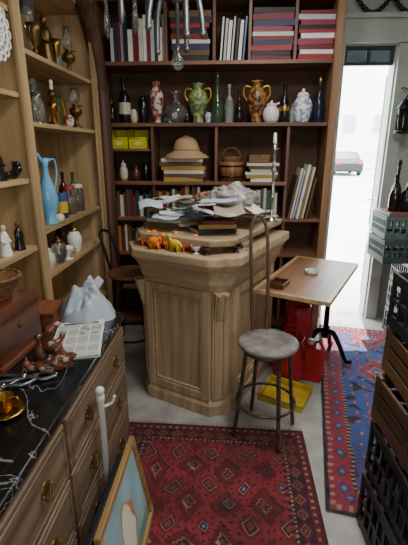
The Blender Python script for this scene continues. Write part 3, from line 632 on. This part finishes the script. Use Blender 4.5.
for sx in (-1, 1):
    px_ = -.08-cc/2 if sx > 0 else -W+.08+cc/2
    X = Matrix.Translation((px_, .08+cc/2, 0)) @ Matrix.Rotation(sx*pi/4, 4, 'Z')
    b = MB().box((0, -.009, .462), (.098, .018, .714), X=X)
    for k in (-1, 1): b.box((k*.028, -.021, .40), (.017, .008, .50), X=X)
    p = obj('corner_pilaster', b, oak, ct, .003)
    c = MB().prism([(-.038, 0), (.038, 0), (.038, -.024), (-.038, -.024)], .65, .82, [(-.042, 0), (.042, 0), (.042, -.062), (-.042, -.062)], X=X)
    for k in (-.022, .022): c.tube(spline([(k, -.022, .645), (k, -.034, .69), (k, -.050, .76), (k, -.066, .815)], 5), .010, 8, X=X)
    obj('carved_bracket', c, oak, p, .004)
LZ = 1.041
org = M('orange_glaze', '#ff8a0f', .35, scale=30, col2='#ee6d00'); yl_ = M('yellow_glaze', '#f5c81e', .35)
spots = ((-.66, .155, 2.0), (-.605, .085, .6), (-.545, .07, 2.8), (-.505, .035, .2), (-.43, .08, 1.2), (-.37, .045, 3.0), (-.315, .085, .8))
for i, (lx, ly, rz) in enumerate(spots):
    yl = i in (2, 5); m_ = yl_ if yl else org
    t = thing('animal_ornament', f'small {"yellow" if yl else "orange"} animal ornament, {ORD[i]} from the left on the counter ledge', 'ornament', L(lx, ly, LZ), -A+rz, 'small animals on the counter ledge')
    obj('body', MB().ball((0, 0, .044), (.042, .023, .025), amp=.25, seed=i), m_, t)
    obj('neck', MB().tube([(.025, 0, .05), (.04, 0, .078)], [.016, .012], 8), m_, t); obj('head', MB().ball((.048, 0, .083), (.020, .013, .014)), m_, t)
    for a in (-.022, .022):
        for c_ in (-.01, .01): obj('leg', MB().tube([(a, c_, .04), (a*1.15, c_, 0)], [.008, .006], 6), m_, t)
    obj('tail', MB().tube([(-.034, 0, .05), (-.05, 0, .03)], [.006, .003], 6), white if i % 2 else m_, t)
for i, (lx, ly, m) in enumerate(((-.24, .06, white), (-.175, .065, boxwood), (-.06, .19, blackgl), (-.055, .30, cream))):
    vessel('small_dish', ['small white china bowl on the counter ledge', 'small brown bowl nearest the counter corner', 'small black bowl on the counter ledge\'s right side', 'small cream bowl on the ledge beside the stool hoop'][i], 'bowl', L(lx, ly, LZ), .045, .033, 'flute', m)
# heap on the top
ZT = 1.126
def lie(label, lx, ly, z_, t_, h_, d_, c, rz, cat='book', nm='book', tilt=0, group=None): solo(nm, book_mesh(t_, h_, d_, True), [flat(c), pagem], label, cat, L(lx, ly, z_), (tilt, tilt*.7, rz-A), group)
hz = ZT
for i, (c, t_, w_) in enumerate((('#6a4a2c', .035, .26), ('#d8d2c2', .02, .24), ('#4c6f96', .016, .22))):
    lie(f'{NM[c]} book {["at the bottom", "second up", "on top"][i]} of the left pile on the counter', -.57, .22, hz, t_, w_, .19, c, .35-.25*i); hz += t_+.001
hz = ZT
for i, (c, t_, w_) in enumerate((('#1d1d20', .03, .24), ('#b58a3a', .025, .22), ('#7a1e22', .02, .18))):
    lie(f'{NM[c]} book {["at the bottom", "in the middle", "on top"][i]} of the right pile on the counter', -.19, .22, hz, t_, w_, .16, c, .9-.25*i); hz += t_+.001
for i in range(42):
    lx = R.uniform(-.66, -.10); ly = R.uniform(.14, .82)
    b = MB(); nx = 6; s1, s2 = R.uniform(.10, .17), R.uniform(.14, .22)
    ph = R.uniform(0, 6); am = .003+.009*R.random()
    vs = [(s1*(a/nx-.5), s2*(c/nx-.5), am*(math.sin(a*.9+ph)+math.sin(c*.8+ph*2))+2*am) for c in range(nx+1) for a in range(nx+1)]
    b.add(vs, [(c*7+a, c*7+a+1, (c+1)*7+a+1, (c+1)*7+a) for c in range(6) for a in range(6)], 0, True)
    zz = ZT+.004+i*.0026+(.07 if (lx < -.42 and ly < .44) or (lx > -.32 and ly < .42) else 0)
    tl = .16 if i > 10 else .03
    solo('paper_sheet', b, [paper, flat('#b9c2c8', .8), flat('#c4b28a', .8), flat('#cfc9bc', .8), flat('#a89c86', .8)][i % 5], 'loose sheet in the untidy heap of papers on the counter top', 'paper', L(lx, ly, zz), (R.uniform(-tl, tl), R.uniform(-tl, tl), R.uniform(0, 3)), 'loose papers on the counter top')
mags = [(-.66, .34, '#a32a2c', .5), (-.50, .16, '#f0eee8', .15), (-.36, .20, '#4c6f96', -.3), (-.10, .40, '#d8b23a', 1.0), (-.45, .38, '#d8d2c2', .7), (-.14, .62, '#3f5f4a', 1.3), (-.33, .33, '#8f2540', -.5), (-.62, .58, '#2a2f52', -.9)]
for i, (lx, ly, c, rz) in enumerate(mags):
    lie(f'{NM[c]} pamphlet spread on the paper heap of the counter', lx, ly, ZT+.085+.006*i, .010, .19, .13, c, rz, 'pamphlet', 'pamphlet', R.uniform(-.15, .15), 'pamphlets on the counter heap')
lie('brown ledger lying at the back of the counter top', -.54, .70, ZT+.10, .04, .28, .18, '#6a4a2c', -.1, 'ledger', 'ledger', .05)
lie('tan envelope box lying at the far back of the counter', -.30, .74, ZT+.10, .05, .24, .14, '#b58a3a', .2, 'box', 'envelope_box', .04)
clearbag = M('translucent_bag', '#cfc6c0', .25, var=.1, bump=.3, scale=14, trans=.4)
t = thing('crumpled_bag', 'crumpled translucent plastic bag among the papers on the counter', 'bag', L(-.24, .50, ZT+.12)); obj('bag_body', MB().ball((0, 0, .055), (.14, .11, .075), 48, 30, amp=.25, freq=12, seed=9, floor=0, ridge=.4), clearbag, t)
obj('bag_knot', MB().ball((.03, 0, .125), (.035, .025, .03), 20, 14, amp=.4, seed=2, ridge=.4), clearbag, t)
t = thing('brown_bundle', 'crumpled brown paper bundle between the bag and the ledger', 'bundle', L(-.44, .54, ZT+.12)); obj('wrapping', MB().ball((0, 0, .035), (.08, .06, .045), 24, 14, amp=.3, freq=11, seed=21, floor=0, ridge=.5, smooth=False), flat('#9a6f52', .7), t); obj('string', MB().ring((0, 0, .035), .05, .003, 20, 'y'), flat('#6a4a2c'), t)
t = thing('candlestick', 'tall slim silver candlestick at the back corner of the counter', 'candlestick', L(-.08, .80, ZT))
obj('stem', MB().lathe([(0, 0), (.05, 0), (.05, .01), (.02, .03), (.012, .05), (.010, .14), (.02, .16), (.010, .18), (.010, .32), (.018, .34), (.010, .36), (.009, .46), (.028, .475), (.016, .48), (.016, .51)], seg=18), silver, t); obj('candle', MB().lathe([(.012, .50), (.010, .57), (0, .575)], seg=10), white, t)

# table: its inner edge is carried under the counter's ledge, an iron foot carries the far end
TX, TY = -.05, .425
tb = thing('side_table', 'narrow tan wooden table with pale edging and a dark curved iron foot', 'table', L(TX, TY), -A)
TW, TL, TZ = .49, .95, .75
obj('tabletop', MB().box((TW/2, TL/2, TZ-.0125), (TW-.06, TL-.06, .025)), tabwood, tb)
b = MB().box((.015, TL/2, TZ-.012), (.03, TL, .028)).box((TW-.015, TL/2, TZ-.012), (.03, TL, .028)).box((TW/2, .015, TZ-.012), (TW-.06, .03, .028)).box((TW/2, TL-.015, TZ-.012), (TW-.06, .03, .028))
obj('edge_banding', b, tabedge, tb, .003)
cx, cy = TW*.66, TL*.82
obj('under_plate', MB().box((cx-.05, cy-.1, TZ-.037), (.2, .34, .024)), iron, tb)
obj('column', MB().lathe([(0, .16), (.028, .16), (.036, .2), (.022, .24), (.02, .5), (.028, .55), (.022, .6), (.036, TZ-.05), (0, TZ-.05)], (cx, cy, 0), 16), iron, tb)
for fx, fy in ((cx+.20, cy-.06), (cx+.02, cy+.17), (cx-.16, cy-.09)):
    dx, dy = fx-cx, fy-cy
    pts = spline([(cx, cy, .21), (cx+dx*.3, cy+dy*.3, .22), (cx+dx*.62, cy+dy*.62, .13), (cx+dx*.85, cy+dy*.85, .04), (fx, fy, .022), (fx+dx*.12, fy+dy*.12, .035)], 6)
    obj('leg', MB().tube(pts, [.022-.009*k/(len(pts)-1) for k in range(len(pts))], 8), iron, tb)
def T(x, y, z=0): return L(TX+x, TY+y, z)
t = thing('ashtray', 'small pale glass ashtray on the tan table', 'ashtray', T(.24, .52, TZ+.002)); obj('dish', MB().lathe([(0, 0), (.045, 0), (.05, .02), (.044, .022), (.036, .008), (0, .006)], seg=24), M('pale_dish', '#d5d8cf', .2), t)
obj('rim_notch', MB().ring((0, 0, .021), .047, .003, 24), silver, t)
t = thing('wooden_tray', 'small dark wooden tray at the near end of the tan table', 'tray', T(.13, .14, TZ+.002), -A)
obj('tray_base', MB().box((0, 0, .004), (.1, .14, .008)), boxwood, t); b = MB()
for s in (-1, 1): b.box((s*.047, 0, .018), (.008, .14, .03)).box((0, s*.066, .018), (.088, .008, .03))
obj('tray_rim', b, boxwood, t, .002)
redp = M('red_plastic', '#c8242e', .35, var=.1)
t = thing('red_container', 'red plastic can standing on the floor under the table', 'container', L(.29, .81), -A)
obj('can_body', MB().box((0, 0, .13), (.13, .10, .26)), redp, t, .015); obj('neck', MB().lathe([(.022, .26), (.022, .28)], (-.03, 0, 0), 14), redp, t); obj('cap', MB().lathe([(.026, .278), (.026, .305), (0, .305)], (-.03, 0, 0), 14), flat('#c9c0b0'), t); obj('handle', MB().tube(spline([(.0, 0, .26), (.005, 0, .295), (.04, 0, .295), (.05, 0, .26)], 5), .009, 6), redp, t)
rbm = M('red_bag', '#bc242c', .4, bump=.3, scale=15)
def bagfr(sd):
    return lambda a, z: (1+.14*noise.noise(Vector((math.cos(a)*1.5+sd, math.sin(a)*1.5, z*5)))+(.02+.12*z)*math.sin(6*a+8*z+sd))*(1-.30*abs(math.sin(a))*min(1, z*2.4))
for i, (lx, ly, h_, lab) in enumerate(((.09, 1.03, .46, 'larger red shopping bag slumped under the table against the counter'), (.12, .77, .30, 'smaller red shopping bag on the floor in front of the larger one'))):
    t = thing('red_bag', lab, 'bag', L(lx, ly), -A+.3*i, 'red bags under the table')
    obj('bag_body', MB().lathe([(0, 0), (.10, 0), (.12, .02), (.125, .3*h_), (.115, .6*h_), (.10, .85*h_), (.105, h_), (.095, h_), (.085, .85*h_), (0, .8*h_)], seg=48, fr=bagfr(i*3)), rbm, t)
    for s in (-1, 1): obj('bag_handle', MB().tube(spline([(-.05, s*.03, h_-.02), (-.04, s*.04, h_+.07), (.03, s*.045, h_+.08), (.05, s*.03, h_-.02)], 5), .006, 6), rbm, t)
t = thing('yellow_tray', 'yellow plastic tray on the floor under the near end of the table', 'tray', L(.19, .50), -A)
yt = M('tray_yellow', '#c9a832', .45); b = MB().box((0, 0, .005), (.30, .26, .010))
for s in (-1, 1): b.box((s*.145, 0, .025), (.01, .26, .05)).box((0, s*.125, .025), (.28, .01, .05))
obj('tray_shell', b, yt, t, .003); obj('tray_lip', MB().tube([(-.15, -.13, .05), (.15, -.13, .05), (.15, .13, .05), (-.15, .13, .05)], .006, 6, True), yt, t)

# ================================================================ STOOLS
def bar_stool(label, loc, sz, back_deg, legs_deg, fr_, fm, seatm, bz=.64, sr=.172, hw=.05):
    t = thing('bar_stool', label, 'stool', loc)
    obj('seat', MB().lathe([(0, sz-.03), (sr-.012, sz-.03), (sr, sz-.022), (sr, sz-.006), (sr-.01, sz), (sr*.5, sz-.003), (0, sz-.004)], seg=36), seatm, t)
    obj('seat_ring', MB().ring((0, 0, sz-.044), sr-.03, .012, 28), fm, t)
    for a in legs_deg:
        c, s = math.cos(rad(a)), math.sin(rad(a))
        r0 = sr-.035
        obj('leg', MB().tube(spline([(r0*c, r0*s, sz-.04), ((r0*.7+fr_*.3)*c, (r0*.7+fr_*.3)*s, sz*.65), ((r0*.35+fr_*.65)*c, (r0*.35+fr_*.65)*s, sz*.3), (fr_*c, fr_*s, .006)], 5), .0115, 8), fm, t)
    obj('foot_ring', MB().ring((0, 0, sz*.36), r0*.4+fr_*.6, .008, 28), fm, t)
    X = Matrix.Rotation(rad(back_deg), 4, 'Z')
    y0 = sr; h = bz; q = hw
    pts = spline([(-q*.8, y0-.02, sz-.03), (-q*.95, y0+.0, sz+h*.2), (-q, y0+.02, sz+h*.5), (-q*.95, y0+.06, sz+h*.85), (-q*.6, y0+.08, sz+h*.96), (0, y0+.088, sz+h), (q*.6, y0+.08, sz+h*.96), (q*.95, y0+.06, sz+h*.85), (q, y0+.02, sz+h*.5), (q*.95, y0+.0, sz+h*.2), (q*.8, y0-.02, sz-.03)], 6)
    obj('back_hoop', MB().tube(pts, .010, 8, X=X), wood('bentwood', '#6a4c38', '#42291c', 'z') if fm == rust else fm, t)
    return t
seatg = M('worn_seat', '#8a8378', .5, scale=16, col2='#5f574e')
bar_stool('rusty metal bar stool with grey round seat in front of the counter', (.232, 2.005, .008), .585, 15, (200, 290, 20, 110), .19, rust, seatg, .65, .164, hw=.05)
bar_stool('black metal bar stool with brown seat left behind the counter', (-.70, 2.72, 0), .76, 62, (225, 315, 45, 135), .2, iron, wood('stool_seat', '#8a5f3b', '#5b3b24', 'x'), .27, .16, .055)

# ================================================================ RUGS
def tri(x, p): return abs(((x/p) % 1)-.5)*2
K = {k: C(v) for k, v in dict(red='#641c1e', deep='#431514', navy='#1d1c28', cream='#a08269', org='#7c4029', blue='#2f4a80', lred='#8f2c33', sky='#6f86aa').items()}
def wear(c, x, y, base, k):
    w_ = k+.34*noise.noise(Vector((x*5, y*5, 1.7)))+.28*noise.noise(Vector((x*22, y*22, 5)))
    w_ = min(max(w_, 0), .9); j = 1+.38*noise.noise(Vector((x*3, y*9, 8)))
    return tuple((c[i]*(1-w_)+base[i]*w_)*j for i in range(3))
def rug_a(sx, sy_):
    PXA, PYA = .18, .215
    def g(x, y):
        d0 = min(sx/2-abs(x), sy_/2-abs(y)); k_ = min(1, max(0, (d0-.10)/.08))
        x += (.008+.034*k_)*noise.noise(Vector((x*6, y*6, 0))); y += (.008+.040*k_)*noise.noise(Vector((x*6, y*6, 9)))
        d_ = d0+.004*noise.noise(Vector((x*14, y*14, 2))); al = y if sx/2-abs(x) < sy_/2-abs(y) else x
        if d_ < .018: return K['deep']
        if d_ < .045: return K['cream'] if tri(al, .04) < .35 and abs(d_-.031) < .007 else K['red']
        if d_ < .052: return K['navy']
        if d_ < .12:
            s = tri(al, .085)+abs(d_-.086)/.034
            return K['org'] if s < .35 else K['navy'] if s < .6 else K['cream'] if s < .7 else K['red'] if s < 1.05 else K['navy']
        if d_ < .13: return K['cream'] if tri(al, .024) < .5 else K['navy']
        if d_ < .15: return K['lred'] if tri(al, .04) < .5 else K['navy']
        i_, j_ = math.floor(x/PXA), math.floor(y/PYA); h_ = noise.noise(Vector((i_*3.7+.5, j_*2.3+.5, 2)))
        s = tri(x, PXA)+tri(y, PYA)+.16*tri(x+y, .035)+.28*h_
        if s < .18: return K['cream'] if h_ > .05 else K['org']
        if s < .34: return K['navy']
        if s < .42: return K['lred'] if h_ > .1 else K['cream']
        if s < .58: return K['navy'] if h_ > -.05 else K['red']
        if s < .84: return K['navy'] if (tri(x, .04)+tri(y, .045)) < .42+.4*h_ else K['red']
        if s < .92: return K['navy'] if tri(x-y, .05) < .5 else K['deep']
        h2 = noise.noise(Vector((math.floor(x/PXA+.5)*3.1+.4, math.floor(y/PYA+.5)*2.7+.2, 6)))
        s2 = tri(x+PXA/2, PXA)+tri(y+PYA/2, PYA)+.28*h2
        if s2 < .2: return K['sky'] if h2 > .2 else K['org']
        if s2 < .34: return K['navy']
        if s2 < .40: return K['cream']
        if s2 < .56: return K['red']
        return K['navy'] if tri(x, .034)+tri(y, .038) < .5 else K['lred']
    return lambda x, y: wear(g(x, y), x, y, C('#5c1d1c'), .36)
def rug_b(sx, sy_):
    def g(x, y):
        x += .014*noise.noise(Vector((x*8, y*8, 0))); y += .018*noise.noise(Vector((x*8, y*8, 9)))
        d_ = min(sx/2-abs(x), sy_/2-abs(y)); al = y if sx/2-abs(x) < sy_/2-abs(y) else x
        if d_ < .02: return K['navy']
        if d_ < .045: return K['lred'] if tri(al, .05) < .6 else K['cream']
        if d_ < .135:
            s = tri(al, .12)+abs(d_-.09)/.045
            return K['cream'] if s < .22 else K['blue'] if s < .6 else K['navy'] if s < .7 else K['lred']
        if d_ < .155: return K['cream'] if tri(al, .03) < .4 else K['navy']
        a, b_ = abs(x)/.23, tri(y, .56); s = a+b_+.08*tri(x, .045)
        if s < .14: return K['cream']
        if s < .28: return K['blue']
        if s < .34: return K['cream']
        if s < .66: return K['navy'] if tri(x, .07)+tri(y, .08) < .4 else K['lred']
        if s < .73: return K['cream'] if tri(x+y, .03) < .5 else K['navy']
        q = tri(x, .08)+tri(y, .10)
        if q < .22: return K['cream']
        if q < .42: return K['lred']
        return K['blue'] if noise.noise(Vector((x*14, y*14, 3))) > -.2 else K['navy']
    return lambda x, y: wear(g(x, y), x, y, C('#6e3a48'), .2)
rugm = M('wool_pile', '#ffffff', .95, scale=120, var=.2, bump=.3, attr=True)
SX, SY = 1.04, 1.75
t = thing('red_rug', 'dark red patterned wool rug in front of the counter', 'rug', (-.075, 1.15, 0), rad(-1))
gridobj('pile', colgrid(290, 490, SX, SY, rug_a(SX, SY), lambda x, y: .006+.002*math.sin(5*x+3*y)), rugm, t)
def fringe(parent, sx, y, s):
    b = MB(); k = -sx/2
    while k < sx/2:
        b.tube([(k, y, .006), (k+R.uniform(-.006, .006), y+s*.025, .003)], .0022, 4); k += .012
    obj('fringe', b, M('fringe_wool', '#8a7a68', .9), parent)
fringe(t, SX, SY/2, 1)
SX2, SY2 = .82, 2.1
t = thing('blue_medallion_rug', 'red and blue rug with large medallions leading to the bright doorway', 'rug', (1.075, 2.42, 0), rad(-11))
gridobj('pile', colgrid(210, 560, SX2, SY2, rug_b(SX2, SY2), lambda x, y: .012+.006*math.sin(4*x+16*y)*max(0, noise.noise(Vector((x*2, y*2, 3)))+.3)+.004*noise.noise(Vector((x*5, y*7, 0)))), rugm, t)
fringe(t, SX2, SY2/2, 1)

# ================================================================ HANGING THINGS
hp = onY(178, 62, 2.6)
hl = thing('hanging_lamp', 'grey metal hanging lamp with thick drooping tubes and a glass drop', 'lamp', (hp.x, 2.6, 0))
gm = M('grey_metal', '#8d9092', .35, .75, .15)
obj('ceiling_rose', MB().lathe([(0, 2.95), (.05, 2.95), (.045, 2.93), (.012, 2.92), (0, 2.92)], seg=18), gm, hl)
obj('stem', MB().tube([(0, 0, 2.93), (0, 0, 2.17)], .011, 8).ball((0, 0, 2.42), .035), gm, hl)
obj('glass_drop', MB().lathe([(0, 2.04), (.02, 2.048), (.035, 2.07), (.036, 2.09), (.024, 2.115), (.011, 2.13), (.013, 2.17), (0, 2.175)], seg=20), glass, hl)
for k in range(5):
    a = k*2*pi/5+.15; c, s = math.cos(a), math.sin(a); rr_ = .19 if k % 2 else .14
    ar = obj('arm', MB().tube(spline([(0, 0, 2.42), (.05*c, .05*s, 2.46), (rr_*.8*c, rr_*.8*s, 2.43), (rr_*c, rr_*s, 2.32), (rr_*1.05*c, rr_*1.05*s, 2.24-.04*(k % 3))], 6), .016, 9), gm, hl)
    obj('tube_cap', MB().ball((rr_*1.05*c, rr_*1.05*s, 2.235-.04*(k % 3)), .02, 10, 7), gm, ar)
for i, (px, py, Y, gl) in enumerate(((108, 40, 2.75, True), (122, 26, 2.6, False), (136, 36, 2.75, True), (149, 22, 2.55, False))):
    p = onY(px, py, Y)
    t = thing('hanging_pendant', ['long clear glass pendant hanging nearest the pine shelf', 'short grey metal pendant second from the pine shelf', 'long clear glass pendant third from the pine shelf', 'short grey metal pendant hanging nearest the tube lamp'][i], 'pendant', (p.x, Y, p.z), 0, 'pendants hanging at the top left')
    m_ = glass if gl else gm
    obj('drop', MB().lathe([(0, 0), (.012, .02), (.022, .06), (.016, .12), (.010, .2), (.016, .23), (.008, .26), (0, .262)], seg=10), m_, t)
    obj('cap', MB().lathe([(.014, .255), (.014, .275), (0, .28)], seg=10), gm, t)
    obj('cord', MB().tube([(0, 0, .27), (0, 0, 2.95-p.z)], .003, 5), gm, t)

# ================================================================ CRATES
def crate(label, loc, rz, sx, sy_, sz, m, ribs, group, woodkind=False):
    t = thing('wooden_crate' if woodkind else 'plastic_crate', label, 'crate', loc, rz, group)
    obj('bottom', MB().box((0, 0, .006), (sx-.02, sy_-.02, .012)), m, t)
    for s in (-1, 1):
        for ax in (0, 1):
            ln = sx if ax == 0 else sy_-.024; b = MB()
            def add(u, z, du, dz, th=.012):
                if ax == 0: b.box((u, s*(sy_/2-.006), z), (du, th, dz))
                else: b.box((s*(sx/2-.006), u, z), (th, du, dz))
            if woodkind:
                for k in range(3): add(0, .012+(sz-.02)*(k+.5)/3, ln, (sz-.02)/3-.012)
                for q in (-1, 0, 1): add(q*(ln/2-.02), sz/2+.003, .035, sz-.012, .016)
            else:
                add(0, sz-.02, ln, .04); add(0, .03, ln, .045); add(0, sz*.52, ln, .014)
                for k in range(ribs+1): add(-ln/2+.008+(ln-.016)*k/ribs, sz/2, .014, sz-.02)
            obj('side_panel', b, m, t, .002)
    return t
crw = wood('crate_wood', '#765740', '#432f20', 'y', 12); crw2 = wood('crate_wood2', '#8d6b4a', '#563e27', 'y', 12)
gp = M('dark_green_plastic', '#1f2d2b', .45)
GC = 'crates stacked at the right edge'
cw = .38
crate('black plastic lattice crate at the bottom of the right stack', (.61+cw/2, 1.17, 0), rad(2), cw, .56, .26, blackp, 9, GC)
crate('black plastic lattice crate second from the bottom at right', (.62+cw/2, 1.19, .26), rad(1), cw, .56, .25, blackp, 9, GC)
crate('darker brown slatted wooden crate resting on the black crates', (.63+cw/2, 1.21, .51), rad(3), cw, .56, .22, crw, 6, GC, True)
crate('lighter brown slatted wooden crate in the upper right stack', (.635+cw/2, 1.22, .73), rad(-1), cw, .56, .2, crw2, 6, GC, True)
crate('dark green plastic crate at the top of the right stack', (.64+cw/2, 1.24, .93), rad(1), cw, .54, .22, gp, 8, GC)
gg = M('grey_green_plastic', '#3e4d49', .55)
GD = 'crates stacked by the door'
for i, m in enumerate((blackp, gp, blackp)):
    crate(['black plastic crate on the floor beneath the door stack', 'dark green plastic crate second in the door stack', 'black plastic crate third up in the door stack'][i], (1.66, 3.33, .24*i), rad(1-i), .42, .36, .24, m, 8, GD)
crate('dark grey green plastic crate fourth up in the stack by the door', (1.475, 3.33, .72), rad(2), .5, .34, .19, gg, 9, GD)
crate('lighter grey green plastic crate topmost in the stack by the door', (1.48, 3.33, .91), rad(-1), .5, .34, .19, M('muted_grey_green', '#566963', .55), 9, GD)
bd_ = thing('board', 'dark board laid across the crates by the door', 'board', (1.49, 3.33, 1.101)); obj('plank', MB().box((0, 0, .009), (.5, .34, .018)), dark_x, bd_, .003); obj('batten', MB().box((0, -.155, .024), (.5, .03, .012)), dark_x, bd_, .002)
for i, (x, y, m, h, k, lab) in enumerate(((1.32, 3.31, darkgl, .25, 'slim', 'brown glass bottle nearest the doorway on the board'), (1.365, 3.41, blackgl, .34, 'bottle', 'tall black bottle at the back beside the doorway'), (1.385, 3.25, blackgl, .22, 'pot', 'black jug in front of the tall black bottle'), (1.46, 3.36, bluegl, .34, 'slim', 'deep blue bottle farthest from the doorway on the board'))):
    vessel('glass_bottle' if k != 'pot' else 'black_jug', lab, 'bottle' if k != 'pot' else 'jug', (x, y, 1.12), h, .042 if k != 'pot' else .052, k, m, stopper=None if k == 'pot' else iron, handles=1 if k == 'pot' else 0, group='bottles by the door')
t = thing('lantern', 'dark iron lantern hanging beside the right door post', 'lantern', (1.43, 3.64, 1.72))
obj('base', MB().lathe([(0, 0), (.06, 0), (.065, .015), (.05, .03), (0, .03)], seg=8), iron, t); obj('glass_body', MB().lathe([(.045, .03), (.052, .1), (.045, .19)], seg=8), darkgl, t)
obj('cap', MB().lathe([(.06, .19), (.062, .2), (.03, .25), (.012, .27), (0, .27)], seg=8), iron, t); obj('hanger', MB().tube(spline([(0, 0, .27), (.02, 0, .32), (0, .06, .36), (0, .12, .36)], 5), .006, 6), iron, t)
for k in range(4): obj('bar', MB().tube([(.05*math.cos(k*pi/2), .05*math.sin(k*pi/2), .02), (.055*math.cos(k*pi/2), .055*math.sin(k*pi/2), .2)], .005, 6), iron, t)

# ================================================================ LIGHT
wd = bpy.data.worlds.new('world'); sc.world = wd; wd.use_nodes = True
bg = wd.node_tree.nodes['Background']; bg.inputs[0].default_value = (.80, .91, 1, 1); bg.inputs[1].default_value = 15
def area(name, loc, rot, sx, sy_, e, col=(1, 1, 1)):
    l = bpy.data.lights.new(name, 'AREA'); l.shape = 'RECTANGLE'; l.size = sx; l.size_y = sy_; l.energy = e; l.color = col
    o = bpy.data.objects.new(name, l); COL.objects.link(o); o.location = loc; o.rotation_euler = rot; return o
area('ceiling_light', (.5, 1.35, 2.9), (0, 0, 0), .5, 1.0, 46, (.97, .98, 1))
area('ceiling_light', (.2, 2.6, 2.9), (0, 0, 0), .35, .35, 10, (1, .95, .88))
area('rear_fill_light', (.6, -1.3, 1.8), (pi/2, 0, 0), 1.3, 1.2, 27, (.9, .96, 1))  # added fill behind the camera; the front wall has no window
s = bpy.data.lights.new('sun', 'SUN'); s.energy = 22; s.angle = .01; s.color = (.97, .98, 1)
so = bpy.data.objects.new('sun', s); COL.objects.link(so)
so.rotation_euler = Vector((-.06, -.34, -.93)).to_track_quat('-Z', 'Y').to_euler()
